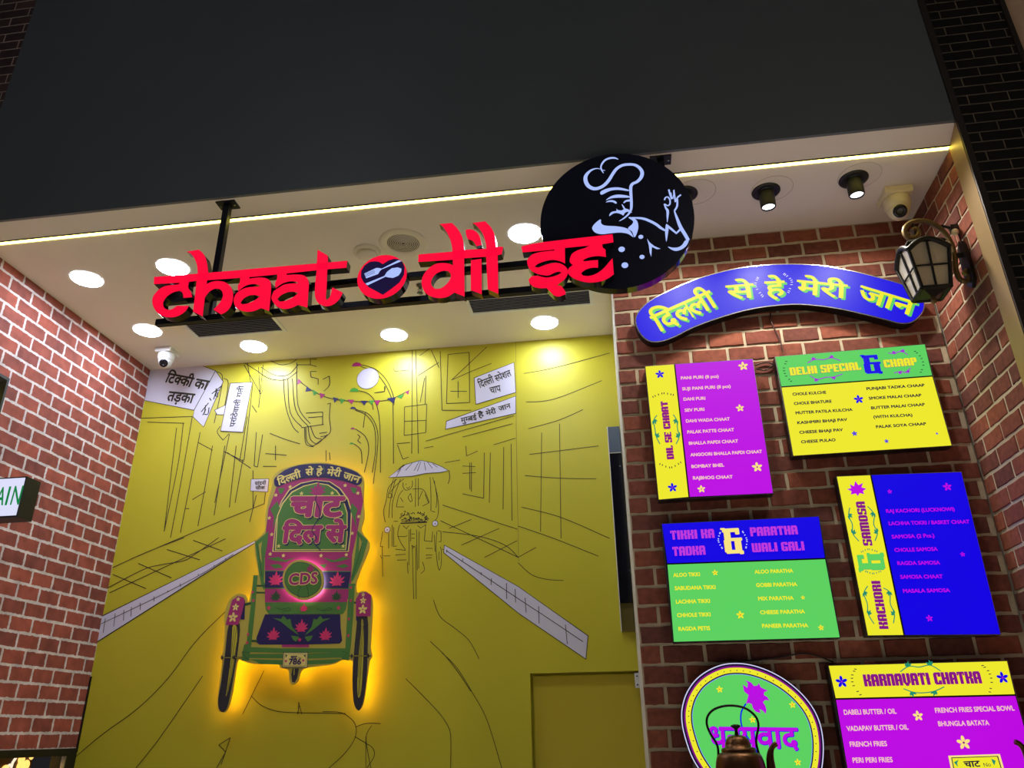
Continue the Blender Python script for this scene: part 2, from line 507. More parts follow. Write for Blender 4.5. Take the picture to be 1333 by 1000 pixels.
# ------------------------------------------------------------------ palette
INK = matte('ink_black', (44, 40, 26), .7)
BLACK = matte('black_satin', (16, 16, 20), .35)
BLACKGLOSS = matte('black_gloss', (14, 14, 22), .12)
STEEL = matte('dark_steel', (34, 34, 42), .4, .6)
WHITE_PL = matte('white_plastic', (222, 222, 220), .4)
CREAM_PL = matte('cream_plastic', (226, 214, 180), .4)
YELLOW = matte('yellow_vinyl', (198, 188, 46), .42, noise=.03, scale=3.0)
CEIL = matte('ceiling_paint', (228, 220, 208), .75, noise=.03, scale=4.0)
CHROME = matte('chrome_edge', (170, 170, 178), .25, .9)
G_YEL = glow('lit_yellow', (238, 232, 44)); G_CREAM = glow('lit_cream', (250, 226, 130)); G_BLUE = glow('lit_blue', (16, 0, 226))
G_MAG = glow('lit_magenta', (188, 8, 226)); G_GREEN = glow('lit_green', (92, 208, 96)); G_TEAL = glow('lit_teal', (30, 140, 110))
G_NAVY = glow('lit_navy', (28, 16, 60), .8); G_RED = glow('lit_red', (255, 8, 58), 1.0); G_WHITE = glow('lit_pale_blue', (172, 192, 255))
G_PINK = glow('lit_pink', (246, 196, 190)); G_VIOLET = glow('lit_violet', (160, 30, 210)); G_ORCHID = glow('lit_orchid', (190, 56, 218)); G_SKY = glow('lit_sky', (128, 168, 236))
G_LILAC = glow('lit_lilac', (214, 214, 250)); G_PURPLE = glow('lit_purple', (132, 18, 132)); G_DGREEN = glow('lit_dark_green', (0, 130, 62))

# ------------------------------------------------------------------ the room
def slab(name, a, b, mat, label=None):
    return structure(MB().box(a, b, mat).build(name), label)

slab('floor', (-6, -4, -.1), (5, YB, 0), matte('floor_tile', (204, 196, 184), .4, noise=.1, scale=2))
slab('trim_10', (XL + .01, 3.1, .9), (XP - .01, YB - .06, .95), matte('bounce_slab_pale', (222, 212, 196), .5))  # unseen pale slab, added to bounce the downlights up to the ceiling
slab('trim_11', (XL + .01, 2.72, .6), (XR - .02, 3.08, 1.08), matte('bounce_block_pale', (222, 212, 196), .5))  # unseen pale block, added for the same upward bounce
slab('ceiling', (XL - .02, YF + .0005, H_CEIL), (XR + .02, YB + .05, H_CEIL + .1), CEIL, 'pale ceiling and soffit over the stall')

fascia_mat = matte('fascia_laminate', (92, 98, 102), .42, noise=.12, scale=1.6, spec=.5)
slab('wall_front', (-2.92, YF - .014, H_CEIL), (1.446, YF, 5.75), fascia_mat, 'dark green-black fascia panel above the stall')

glazed = brick_shader('glazed_black_brick', (0, 2), .0475, .152, .0024, (19, 17, 15), (30, 26, 21), (112, 100, 84), ragged=.0006, rough=.28, bump=.3, phase=(.0, -.026), smooth=.05, spec=.55)
m = MB().box((1.474, YF - .012, 0), (1.764, YF + .008, 5.75), glazed)
structure(m.build('wall_front_right', loc=(0, 0, 0)), 'dark glazed brick pier right of the stall')
glazed2 = brick_shader('glazed_brown_brick', (0, 2), .06, .19, .003, (74, 56, 58), (92, 72, 66), (188, 168, 150), ragged=.0006, rough=.4, bump=.3, smooth=.05)
structure(MB().box((-3.6, YF - .012, 0), (-2.922, YF + .1, 5.75), glazed2).build('wall_front_left', loc=(0, 0, 0)), 'dark brown brick pier left of the fascia')
bronze = matte('bronze_trim', (58, 49, 43), .45, .35)
slab('trim_1', (1.448, YF - .022, 0), (1.4735, YF - .013, 5.75), bronze, 'bronze edge strip beside the dark brick pier')
slab('trim_2', (1.764, YF - .02, 0), (1.784, YF + .03, 5.75), bronze, 'bronze edge strip at the far right')
slab('wall_side_right', (1.784, YF + .02, 0), (3.4, YF + .1, 5.75), matte('tan_plaster', (216, 182, 150), .8, noise=.05, scale=6))
# brushed metal jamb between the light slot and the shop front
brushed = bpy.data.materials.new('brushed_brass'); brushed.use_nodes = True
_b = brushed.node_tree.nodes['Principled BSDF']; _b.inputs['Base Color'].default_value = (*lin((166, 140, 98)), 1)
_b.inputs['Metallic'].default_value = .55; _b.inputs['Roughness'].default_value = .5
_t = brushed.node_tree.nodes.new('ShaderNodeTexCoord'); _mp = brushed.node_tree.nodes.new('ShaderNodeMapping'); _mp.inputs['Scale'].default_value = (60, 400, 3)
_n = brushed.node_tree.nodes.new('ShaderNodeTexNoise'); _n.inputs['Scale'].default_value = 1.0
_bp = brushed.node_tree.nodes.new('ShaderNodeBump'); _bp.inputs['Strength'].default_value = .12; _bp.inputs['Distance'].default_value = .002
for a, b in ((_t.outputs['Object'], _mp.inputs['Vector']), (_mp.outputs[0], _n.inputs['Vector']), ):
    brushed.node_tree.links.new(a, b)
m = MB(); m.add([(XR - .004, YL, 0), (1.447, YF - .012, 0), (1.447, YF - .012, H_CEIL), (XR - .004, YL, H_CEIL),
                 (1.56, YL, 0), (1.47, YF, 0), (1.47, YF, H_CEIL), (1.56, YL, H_CEIL)],
                [(0, 1, 2, 3), (4, 7, 6, 5), (0, 4, 5, 1), (3, 2, 6, 7), (0, 3, 7, 4), (1, 5, 6, 2)], brushed)
structure(m.build('trim_3'), 'brushed brass jamb at the right end of the stall')

# brick-pattern wallpaper on the left wall, over an opening
paper = brick_shader('brick_wallpaper', (1, 2), .0755, .155, .0075, (162, 84, 66), (130, 70, 60), (210, 200, 194), ragged=.006, rough=.8, phase=(.03, -.05), smooth=.25)
LINTEL = 1.562
m = MB().box((XL - .08, YF, LINTEL), (XL, YB, H_CEIL), paper)
structure(m.build('wall_left', loc=(0, 0, 0)), 'brick-patterned wall on the left')
m = MB().box((XL - .085, YF, LINTEL - .035), (XL + .006, YB - .002, LINTEL), BLACK)
m.box((XL - .085, YB - .075, 0), (XL + .006, YB - .002, LINTEL - .035), BLACK)
m.box((XL - .085, YF, 0), (XL + .006, YF + .05, LINTEL - .035), BLACK)
m.box((XL - .01, YB - .095, 0), (XL + .012, YB - .088, LINTEL - .036), CHROME)
structure(m.build('window_1'), 'black framed opening under the left brick wall')
slab('wall_side_left', (XL - 1.3, YF + .1, 0), (XL - 1.25, YB + .3, 2.6), matte('dark_backing', (20, 17, 15), .8))
slab('trim_4', (XL, YB - .008, LINTEL - .02), (XL + .008, YB, LINTEL + .36), BLACK, 'black corner bead')

# yellow wall with the shallow recess at its lower right
RX0, RZ1, RD = -.495, on_y(760, 875, YB)[1], .055
m = MB()
m.box((XL - .1, YB, 0), (RX0, YB + .12, H_CEIL), YELLOW)
m.box((RX0, YB, RZ1), (XP + .02, YB + .12, H_CEIL), YELLOW)
m.box((RX0, YB + RD + .004, 0), (XP + .02, YB + .12, RZ1), YELLOW)
wall_back = structure(m.build('wall_back'), 'yellow wall with a line drawing of an old city street')
m = MB().box((RX0 + .012, YB + RD - .018, .01), (XP + .004, YB + RD + .003, RZ1 - .012), matte('yellow_door', (196, 178, 44), .45, noise=.03, scale=3))
structure(m.build('door_1'), 'flush yellow hatch door in a shallow recess')
hx, hz = on_y(829.5, 886, YB - .004)
t = tag(MB().box((hx - .012, YB - .009, hz - .035), (hx + .012, YB, hz + .035), WHITE_PL).lathe([(.004, 0), (.004, .004)], (hx, YB - .009, hz + .02), STEEL, 8, (0, -1, 0)).lathe([(.004, 0), (.004, .004)], (hx, YB - .009, hz - .02), STEEL, 8, (0, -1, 0)).build('hinge_plate'),
        'small pale hinge plate above the yellow recess, beside the brick corner', 'hinge')

# ------------------------------------------------------------------ real bricks: menu wall and its return
def tinted(name, cols, rough=.85):
    m = bpy.data.materials.new(name); m.use_nodes = True; nt = m.node_tree; b = nt.nodes['Principled BSDF']
    N = nt.nodes.new; L = nt.links.new
    at = N('ShaderNodeAttribute'); at.attribute_name = 'tint'
    rp = N('ShaderNodeValToRGB'); e = rp.color_ramp.elements
    e[0].color = (*lin(cols[0]), 1); e[1].color = (*lin(cols[-1]), 1)
    for i, c in enumerate(cols[1:-1]): e.new((i + 1) / (len(cols) - 1)).color = (*lin(c), 1)
    L(at.outputs['Fac'], rp.inputs[0])
    tc = N('ShaderNodeTexCoord'); n = N('ShaderNodeTexNoise'); n.inputs['Scale'].default_value = 40; n.inputs['Detail'].default_value = 7
    L(tc.outputs['Object'], n.inputs['Vector'])
    mr = N('ShaderNodeMapRange'); mr.inputs[1].default_value = .3; mr.inputs[2].default_value = .7; mr.inputs[3].default_value = .75; mr.inputs[4].default_value = 1.2
    L(n.outputs['Fac'], mr.inputs[0])
    sc_ = N('ShaderNodeVectorMath'); sc_.operation = 'SCALE'; L(rp.outputs[0], sc_.inputs[0]); L(mr.outputs[0], sc_.inputs['Scale'])
    L(sc_.outputs[0], b.inputs['Base Color'])
    bp = N('ShaderNodeBump'); bp.inputs['Strength'].default_value = .5; bp.inputs['Distance'].default_value = .003
    L(n.outputs['Fac'], bp.inputs['Height']); L(bp.outputs[0], b.inputs['Normal'])
    b.inputs['Roughness'].default_value = rough; b.inputs['Specular IOR Level'].default_value = .3
    return m
BRICK = tinted('red_brick', [(108, 62, 52), (130, 72, 58), (146, 82, 62), (120, 68, 56), (100, 60, 54)])
MORTAR = matte('mortar', (192, 178, 152), .9, noise=.15, scale=60, bump=.5)
PITCH, BLEN, JOINT = .0755, .166, .0135
def bricks(name, u0, u1, z0, z1, put, label, end_half):
    """put(u, z, d) -> world point, d = out of the wall"""
    mb = MB(); tint = []
    mb.add([put(u0, z0, -.005), put(u1, z0, -.005), put(u1, z1, -.005), put(u0, z1, -.005)], [(0, 1, 2, 3)], MORTAR); tint.append(0)
    R = random.Random(11)
    row = 0; z = z1
    while z > z0 + .02:
        zt, zb = z - JOINT / 2, max(z0, z - PITCH + JOINT / 2)
        u = u0 - (BLEN / 2 if (row % 2) == end_half else 0)
        while u < u1:
            a, b = max(u + JOINT / 2, u0 + .002), min(u + BLEN - JOINT / 2, u1 - .002)
            u += BLEN
            if b - a < .02: continue
            j = lambda s=.0022: R.uniform(-s, s)
            # front outline with worn, uneven edges
            ring = []
            nu = 4
            for i in range(nu): ring.append((a + (b - a) * i / nu + (j() if i else 0), zb + j()))
            for i in range(2): ring.append((b + j(.0015), zb + (zt - zb) * i / 2))
            for i in range(nu): ring.append((b - (b - a) * i / nu, zt + j()))
            for i in range(2): ring.append((a + j(.0015), zt - (zt - zb) * i / 2))
            cu, cz = (a + b) / 2, (zb + zt) / 2
            d = R.uniform(-.0015, .0015)
            n = len(ring); vs = [put(p, q, -.013) for p, q in ring]
            vs += [put(p, q, -.0025 + d) for p, q in ring]
            vs += [put(cu + (p - cu) * (1 - .006 / (b - a)), cz + (q - cz) * .93, d) for p, q in ring]
            fs = [(i, (i + 1) % n, (i + 1) % n + n, i + n) for i in range(n)] + [(i + n, (i + 1) % n + n, (i + 1) % n + 2 * n, i + 2 * n) for i in range(n)] + [tuple(range(2 * n, 3 * n))]
            mb.add(vs, fs, BRICK); tint += [R.random()] * len(fs)
        z -= PITCH; row += 1
    o = mb.build(name)
    at = o.data.attributes.new('tint', 'FLOAT', 'FACE'); at.data.foreach_set('value', tint)
    o.data.update()
    return structure(o, label)
bricks('wall_back_right', XP, XR, 1.15, H_CEIL, lambda u, z, d: (u, YR - d, z), 'red brick wall that carries the menu boards', 1)
bricks('wall_right', -YR, -YL, 1.15, H_CEIL, lambda u, z, d: (XR - d, -u, z), 'red brick return wall on the right', 1)
slab('wall_inner', (XP, YR + .013, 0), (XR + .1, YB + .12, H_CEIL), matte('white_edge', (196, 190, 178), .7))
slab('wall_return', (XR + .013, YL + .002, 0), (XR + .1, YR + .013, H_CEIL), matte('grey_core', (90, 86, 80), .8))
slab('trim_5', (-.0 + XP, YR - .02, 0), (1.44, YR + .012, 1.15), matte('counter_back', (60, 44, 36), .6))
LEDGE = 1.325
# ledge under the menu wall: the kettles stand on it (below the frame)
slab('trim_6', (XP, 2.90, LEDGE - .024), (XR - .02, YR - .022, LEDGE), matte('ledge_wood', (70, 46, 30), .5, noise=.2, scale=8))

# ------------------------------------------------------------------ ceiling fittings
LAMP_WHITE = glow('downlight_diffuser', (222, 232, 255), DOWN)
LED_MAT = glow('led_diffuser', (255, 236, 104), LED_E)
def downlight(px, label):
    x, y = on_ceiling(*px)
    t = thing('recessed_downlight', label, 'ceiling light', (x, y, H_CEIL), 'recessed downlights in the stall ceiling')
    MB().lathe([(.0805, 0), (.0805, -.003), (.0765, -.005), (.0765, -.001)], (x, y, H_CEIL - .0005), WHITE_PL, 40, cap=False).build('trim_ring', t)
    MB().lathe([(.0765, -.004), (.0765, -.0008)], (x, y, H_CEIL), LAMP_WHITE, 40).build('diffuser', t)
downlight((113, 363), 'white round downlight nearest the left brick wall, front row')
downlight((225, 348), 'white round downlight half covered by the red letter c')
downlight((192, 430), 'white round downlight close to the left dome camera')
downlight((330, 451), 'white round downlight just below the red letters, near the left vent, at the yellow wall')
downlight((513, 436), 'white round downlight below the red heart, at the yellow wall')
downlight((709, 420), 'white round downlight below the black chef disc, at the yellow wall')
downlight((683, 304), 'white round downlight touching the left edge of the black chef disc')

# yellow-white light line in a groove across the ceiling
ledm = MB().box((XL + .01, YL - .012, H_CEIL - .004), (XR - .006, YL + .008, H_CEIL - .0005), LED_MAT)
t = thing('linear_light', 'long thin yellow-white light line running across the soffit', 'strip light', (0, YL, H_CEIL))
ledm.build('diffuser', t)
MB().box((XL + .01, YL - .017, H_CEIL - .0045), (XR - .006, YL - .0125, H_CEIL - .0004), STEEL).build('profile', t)

def vent(corners, n, label):
    q = [on_ceiling(*c) for c in corners]           # near-left, near-right, far-right, far-left
    x0 = (q[0][0] + q[3][0]) / 2; x1 = (q[1][0] + q[2][0]) / 2; y0 = (q[0][1] + q[1][1]) / 2; y1 = (q[2][1] + q[3][1]) / 2
    t = thing('air_vent', label, 'vent', ((x0 + x1) / 2, (y0 + y1) / 2, H_CEIL), 'slatted air vents in the ceiling')
    z = H_CEIL
    m = MB()
    for a, b in (((x0 - .02, y0 - .02), (x1 + .02, y0)), ((x0 - .02, y1), (x1 + .02, y1 + .02)), ((x0 - .02, y0), (x0, y1)), ((x1, y0), (x1 + .02, y1))):
        m.box((*a, z - .008), (*b, z - .0005), WHITE_PL)
    m.build('frame', t)
    MB().box((x0, y0, z - .0025), (x1, y1, z - .0005), matte('vent_dark', (30, 30, 34), .8)).build('backing', t)
    m = MB(); grey = matte('vent_blade', (186, 188, 198), .5)
    for i in range(n):
        y = y0 + (i + .5) * (y1 - y0) / n
        m.obox(((x0 + x1) / 2, y, z - .006), (x1 - x0, .011, .0014), Matrix.Rotation(math.radians(35), 3, 'X'), grey)
    m.build('blades', t)
vent([(243, 417), (372, 412), (353, 432), (252, 437)], 9, 'slatted ceiling vent behind the red word at the left')
vent([(610, 388), (770, 378), (765, 396), (615, 405)], 9, 'slatted ceiling vent behind the last red letters beside the chef disc')

x, y = on_ceiling(525, 316)
t = thing('ceiling_speaker', 'round grey ceiling speaker with a perforated grille above the red heart', 'speaker', (x, y, H_CEIL))
grille = matte('speaker_plastic', (222, 214, 198), .6)
MB().lathe([(.118, 0), (.118, -.004), (.108, -.008), (.082, -.008), (.078, -.004), (.078, 0)], (x, y, H_CEIL - .0005), grille, 48, cap=False).build('rim', t)
m = MB().lathe([(.078, -.004), (.078, -.0015)], (x, y, H_CEIL), matte('speaker_hole', (96, 90, 82), .8), 40)
for i in range(1, 9): m.lathe([(i * .0088, -.006), (i * .0088 + .004, -.006), (i * .0088 + .004, -.004), (i * .0088, -.004)], (x, y, H_CEIL), grille, 40, cap=False)
m.build('grille', t)
x, y = on_ceiling(478, 327)
t = thing('smoke_detector', 'pale round smoke detector beside the ceiling speaker', 'smoke detector', (x, y, H_CEIL))
MB().lathe([(.066, 0), (.066, -.012), (.06, -.016)], (x, y, H_CEIL - .0005), grille, 40).build('base', t)
MB().lathe([(.045, -.016), (.05, -.022), (.046, -.036), (.03, -.044), (.001, -.046)], (x, y, H_CEIL), grille, 40).lathe([(.0482, -.0235), (.0482, -.0265)], (x, y, H_CEIL), STEEL, 40).build('cap', t)
x, y = on_ceiling(547, 371)
t = thing('fire_sprinkler', 'small metal sprinkler head hanging between the red heart and the red letter d', 'sprinkler', (x, y, H_CEIL))
sm = matte('sprinkler_metal', (96, 92, 84), .4, .8)
MB().lathe([(.022, 0), (.022, -.004), (.009, -.008), (.009, -.02)], (x, y, H_CEIL - .0005), sm, 20).build('escutcheon', t)
m = MB()
for s in (-1, 1): m.tube([(x, y, H_CEIL - .018), (x + s * .011, y, H_CEIL - .026), (x + s * .009, y, H_CEIL - .042), (x, y, H_CEIL - .05)], .0022, sm, 6)
m.lathe([(.002, -.02), (.002, -.046)], (x, y, H_CEIL), sm, 8); m.build('yoke', t)
MB().lathe([(.0165, -.05), (.0165, -.052), (.004, -.053)], (x, y, H_CEIL), sm, 20).build('deflector', t)

def spotlight(px, label, lean):
    x, y = on_ceiling(*px); z = H_CEIL
    t = thing('ceiling_spotlight', label, 'spotlight', (x, y, z), 'black ceiling spotlights over the menu wall')
    body = matte('spot_black', (22, 21, 20), .5)
    ax = Vector((lean[0], lean[1], -1)).normalized()
    o = Vector((x, y, z - .004)) + ax * .01
    MB().lathe([(.062, 0), (.062, -.004), (.05, -.008), (.036, -.004)], (x, y, z - .0005), body, 36).build('mounting_ring', t)
    MB().lathe([(.0325, -.01), (.0335, .0), (.0335, .066), (.031, .072), (.0275, .072), (.0275, .062)], o, body, 32, ax, cap=False).build('barrel', t)
    MB().lathe([(.0272, .062), (.0272, .065)], o, glow('spot_lens', (240, 244, 255), 6.0), 24, ax).build('lens', t)
    # outline of an older, larger cut-out in the paint
    d = bpy.data.lights.new('spot_beam', 'SPOT'); d.energy = SPOT_E; d.spot_size = math.radians(168); d.spot_blend = 1.0; d.shadow_soft_size = .03; d.color = (1, .93, .84)
    lo = bpy.data.objects.new('spot_beam', d); COL.objects.link(lo)
    p = o + ax * .08
    lo.parent = t; lo.matrix_parent_inverse = Matrix.Translation(-Vector(t.location)); lo.location = p
    lo.rotation_euler = ax.to_track_quat('-Z', 'Y').to_euler()
spotlight((890, 253), 'black ceiling spotlight peeping out from behind the chef disc', (.0, .06))
spotlight((997, 249), 'black ceiling spotlight between the chef disc and the right dome camera, dark tip', (.0, .06))
spotlight((1111, 233), 'black ceiling spotlight with a bright tip, next to the right dome camera', (.0, .06))
# painted-over rings of earlier cut-outs belong to the ceiling surface
for i, px in enumerate(((1005, 246), (1119, 229), (905, 250))):
    x, y = on_ceiling(*px); m = MB()
    m.tube([(x + .09 * math.cos(a * .1745), y + .09 * math.sin(a * .1745), H_CEIL - .0004) for a in range(36)], .0009, matte('filler_line', (168, 156, 140), .8), 6, True)
    structure(m.build('trim_%d' % (7 + i)), 'faint ring in the ceiling paint')

def dome_camera(px, body, aim, label, sc=1.0):
    x, y = on_ceiling(*px); z = H_CEIL
    t = thing('security_camera', label, 'security camera', (x, y, z), 'dome security cameras')
    s = sc
    MB().lathe([(.076 * s, 0), (.076 * s, -.024 * s), (.072 * s, -.03 * s)], (x, y, z - .0005), body, 4, smooth=False).build('junction_box', t).rotation_euler = (0, 0, math.pi / 4)
    MB().lathe([(.047 * s, -.028 * s), (.052 * s, -.034 * s), (.052 * s, -.062 * s), (.046 * s, -.078 * s), (.03 * s, -.09 * s)], (x, y, z), body, 36).build('housing', t)
    a = Vector(aim).normalized(); c = Vector((x, y, z - .084 * s))
    prof = [(.0425 * s * math.sin(th), -.0425 * s * math.cos(th)) for th in [math.pi * k / 14 for k in range(1, 12)]]
    eye = MB().lathe(prof, c, body, 32, a).build('eyeball', t)
    MB().lathe([(.026 * s, .03 * s), (.0265 * s, .0405 * s), (.012 * s, .041 * s), (.011 * s, .036 * s)], c, BLACKGLOSS, 28, a).build('lens', eye)
dome_camera((218, 456), WHITE_PL, (.22, -.75, -.62), 'white dome camera in the far left corner of the ceiling', .95)
dome_camera((1164, 252), CREAM_PL, (-.2, -.75, -.62), 'cream dome camera at the right end of the ceiling, above the lantern', 1.1)

# ------------------------------------------------------------------ hanging shop sign
SY = 2.54                                        # front of the red letters
A_, B_, D_, S_ = Trace(190, 310, 8.3333), Trace(300, 310, 8.3333), Trace(535, 280, 8.3333), Trace(670, 290, 8.3333)
E_, F_, H_ = Trace(740, 195, 8.3333), Trace(770, 230, 8.3333), Trace(450, 310, 10)
SIDE = BLACKGLOSS
sx, sz = on_y(550, 330, SY)
sign = thing('shop_sign', 'hanging shop sign of red lit letters, red heart disc and black chef disc', 'sign', (sx, SY, sz))
def letter(name, loops, depth=.04, yf=SY, parent=None, mat=None, label=None, sm=0):
    m = MB()
    for lp in loops:
        ls = [[on_y(*p, yf) for p in l] for l in lp]
        ls = [smooth_loop(l) for l in ls]
        prism(m, ls, yf, yf + depth, mat or G_RED, SIDE)
    o = m.build(name, parent or sign)
    if label: o['label'] = label
    return o
head = A_('88,422 565,385 980,350') + B_('270,330 930,275 1268,245 1258,322 930,350 505,395 100,432') + A_('665,457 545,465 370,485 85,500')
c = A_('375,482 470,462 458,535 490,590 500,640 408,650 395,592 362,572 290,592 222,640 185,700 195,752 240,778 285,770 335,735 465,735 432,790 370,835 300,858 210,855 130,815 85,755 68,685 85,620 150,550 230,515 345,503')
h1 = A_('440,147 575,125 622,170 655,240 675,370 662,470 640,640 615,850 510,797 530,640 548,470 560,380 552,290 520,210 480,165')
h2 = A_('655,500 720,472 800,466 870,485 920,530 945,600 940,680 915,750 870,800 815,828 730,775 790,715 830,645 830,590 800,555 750,548 690,580 636,650')
a1 = B_('106,426 206,418 206,440 300,428 370,432 420,455 440,500 438,600 420,790 330,760 260,790 180,800 100,780 50,735 35,670 60,605 120,560 190,535 320,524 290,504 230,500 160,520 84,576 78,520 100,480')
a1h = B_('110,705 140,660 200,625 260,618 320,632 270,670 200,705 130,718')
a2 = B_('508,392 610,378 608,400 700,395 780,400 830,430 850,490 845,600 835,755 735,725 660,758 580,770 510,745 460,690 445,640 470,575 530,535 600,500 735,490 700,472 640,470 560,495 490,545 485,490 505,440')
a2h = B_('510,660 550,620 620,588 680,582 735,598 680,640 600,680 530,688')
tt = B_('945,125 1055,190 1058,260 1050,345 1045,500 1035,640 1040,670 1060,660 1085,620 1105,535 1218,590 1190,650 1140,705 1080,735 1020,738 960,710 925,660 915,600 920,480 935,340 938,250')
letter('lettering', [[head], [c], [h1], [h2], [a1, a1h], [a2, a2h], [tt]], label='first word of the red lit letters')
dh = D_('80,428 450,395 575,378 815,365 925,345 1000,345 985,425 940,435 815,452 575,470 450,485 78,510')
d1 = D_('305,98 445,85 510,155 560,250 575,375 578,560 582,885 465,840 455,560 450,395 430,280 390,190 340,120')
d2 = D_('457,548 420,530 350,520 270,530 190,580 130,660 115,740 140,820 200,875 290,900 390,890 468,842')
d2h = D_('432,640 400,610 340,608 270,640 225,700 222,760 260,800 320,795 390,745 430,680')
di = D_('650,490 765,475 768,860 648,815')
dd = D_('592,160 650,155 705,180 745,230 768,325 710,338 670,280 620,262 600,220')
dl = D_('665,85 805,68 865,130 910,220 925,345 940,435 948,855 832,805 815,452 818,365 805,280 770,190 710,115')
letter('lettering', [[dh], [d1], [d2, d2h], [di], [dd], [dl]], label='second word of the red lit letters')
sh = S_('70,258 300,212 1062,125 1072,212 950,233 825,247 545,274 430,290 340,300 85,322')
ss = S_('430,288 545,270 547,443 505,423 460,409 400,404 320,420 250,448 215,478 260,484 340,455 430,435 500,445 550,475 578,520 570,570 540,615 490,655 460,678 505,685 548,745 552,775 480,802 430,790 395,758 345,708 280,712 200,692 160,650 150,615 180,582 240,575 300,588 350,595 430,580 490,555 508,538 470,532 420,548 370,572 300,568 220,545 160,500 135,430 145,390 190,345 260,322 340,310 430,302')
se = S_('825,245 950,232 955,270 985,290 990,372 910,362 830,370 770,390 740,410 760,418 830,410 905,405 905,488 830,490 760,515 720,550 740,572 800,578 880,555 960,500 1030,420 1062,385 1075,560 1020,600 940,635 830,650 740,640 650,610 590,565 578,525 590,490 630,460 600,430 598,395 620,340 680,300 760,275')
letter('lettering', [[sh], [ss], [se]], label='last word of the red lit letters, overlapping the black disc')
# heart disc
hx, hz = on_y(497.2, 360.2, SY); hr = .101
m = MB(); prism(m, [[(hx + hr * math.cos(a * .1309), hz + hr * math.sin(a * .1309)) for a in range(48)]], SY, SY + .042, G_RED, SIDE)
heart = m.build('heart_disc', sign); heart['label'] = 'round red disc with a black heart'
p = Print(SY)
p.poly(H_('482,340 440,312 380,302 310,312 245,360 202,430 200,510 230,570 300,640 485,740 600,660 700,580 760,480 768,380 740,312 690,277 630,270 560,290'), G_NAVY, 1)
p.build('black_heart', heart)
p = Print(SY)
p.poly(H_('242,465 400,390 435,392 470,400 690,288 728,302 465,412 440,440 425,470 268,526'), G_WHITE, 2)
for k in range(3): p.stroke(H_('%d,%d %d,%d' % (244 + 6 * k, 478 + 14 * k, 375 + 4 * k, 422 + 16 * k)), .55, G_NAVY, 3, 0)
p.build('fork_emblem', heart)
p = Print(SY); p.poly(H_('258,594 505,495 540,440 600,395 680,383 728,400 724,440 690,490 620,520 560,515 520,505 285,618'), G_WHITE, 2); p.build('spoon_emblem', heart)
# chef disc
CY = 2.583; _zt, _zb, _xl, _xr = on_y(805, 199.5, CY)[1], on_y(800, 376.5, CY)[1], on_y(703.6, 296, CY)[0], on_y(904.8, 286, CY)[0]
cx, cz, ca, cb = (_xl + _xr) / 2, (_zt + _zb) / 2, (_xr - _xl) / 2, (_zt - _zb) / 2
m = MB(); prism(m, [[(cx + ca * math.cos(a * math.pi / 48), cz + cb * math.sin(a * math.pi / 48)) for a in range(96)]], CY, CY + .04, matte('disc_black', (30, 32, 54), .28), SIDE)
chef_disc = m.build('chef_disc', sign); chef_disc['label'] = 'round black disc with a pale blue line drawing of a waving chef'
p = Print(CY)
W = G_WHITE
p.stroke(E_('540,105 500,90 450,92 400,112 365,152 352,192 363,225 380,255'), [.9, 2.6, 3.0, 2.8, 2.4, 2.0, 1.8, .8], W)
p.stroke(E_('352,222 372,224 398,226'), [2, 1.2, .8], W, 2)
p.stroke(E_('350,210 300,205 240,227 190,282 187,340 215,392 270,422 330,416 390,383 440,328 477,268 520,210 580,172 650,160 720,166 770,197 799,246 788,300 748,345 700,368 680,392 675,432 680,520 683,590 678,650 650,700 600,745 550,775'),
         [.8, 1.6, 3, 4.6, 5.2, 5.2, 5.2, 4.8, 4.6, 4.4, 4.2, 4.2, 4.2, 4, 4, 4.2, 4.6, 4.6, 4.2, 4, 4, 3.8, 3.6, 3.4, 3, 2.4, 1.8, .8], W)
for q in ('350,455 430,420 540,410 650,435 650,450 540,437 450,448 360,490', '405,550 460,507 540,488 640,500 672,520 540,522 460,530', '405,572 430,556 470,548 510,560 525,580 510,586 480,570 440,568',
          '595,575 620,550 668,542 668,562 630,565 605,580', '520,640 535,655 580,660 610,640 650,650 690,685 640,674 610,690 595,715 570,700 520,687 480,697 445,722 447,700 472,675 520,665',
          '350,757 355,800 400,825 520,832 620,850 670,885 705,950 680,935 640,912 560,900 460,908 360,918 290,900 258,860 265,830 300,790', '650,738 690,735 740,768 758,830 745,900 715,952 690,890 645,855 690,810 700,775',
          '1050,865 1062,805 1085,850 1078,920 1062,1000 1050,920'):
    p.poly(E_(q), W, 2, smooth=3)
p.stroke(E_('580,595 598,625 612,648'), [.8, 2, 1.6], W, 3)
p.stroke(E_('690,740 800,748 880,775 950,812 1000,850 1050,880'), [2, 3.4, 3.8, 3.8, 3.6, 2.4], W, 3)
p.stroke(E_('1062,820 1115,862 1170,908 1218,862'), 3.2, W, 3, 0)
p.stroke(E_('1148,665 1175,740 1215,840 1260,915 1300,985'), [1.6, 3.2, 4.6, 4.6, 4.4], W, 3)
p.poly(F_('1015,695 1055,690 1030,750 980,790 920,808 870,795 828,762 880,772 940,768 985,740'), W, 2, smooth=3)
p.stroke(E_('1038,590 1055,632 1075,665 1075,720 1072,790'), [1.6, 2.4, 3.4, 2.6, .6], W, 3)
p.stroke(E_('1042,550 1050,525 1078,517 1100,550 1100,592 1076,610 1042,592'), 1.9, W, 4)
p.stroke(E_('1120,540 1102,490 1088,435'), 2.2, W, 4); p.stroke(E_('1108,470 1132,535 1142,440 1160,572'), 2, W, 4, 0)
p.stroke(E_('1165,560 1185,520 1220,492'), 2.1, W, 4); p.stroke(E_('1180,540 1178,615 1150,665'), 2.4, W, 4)
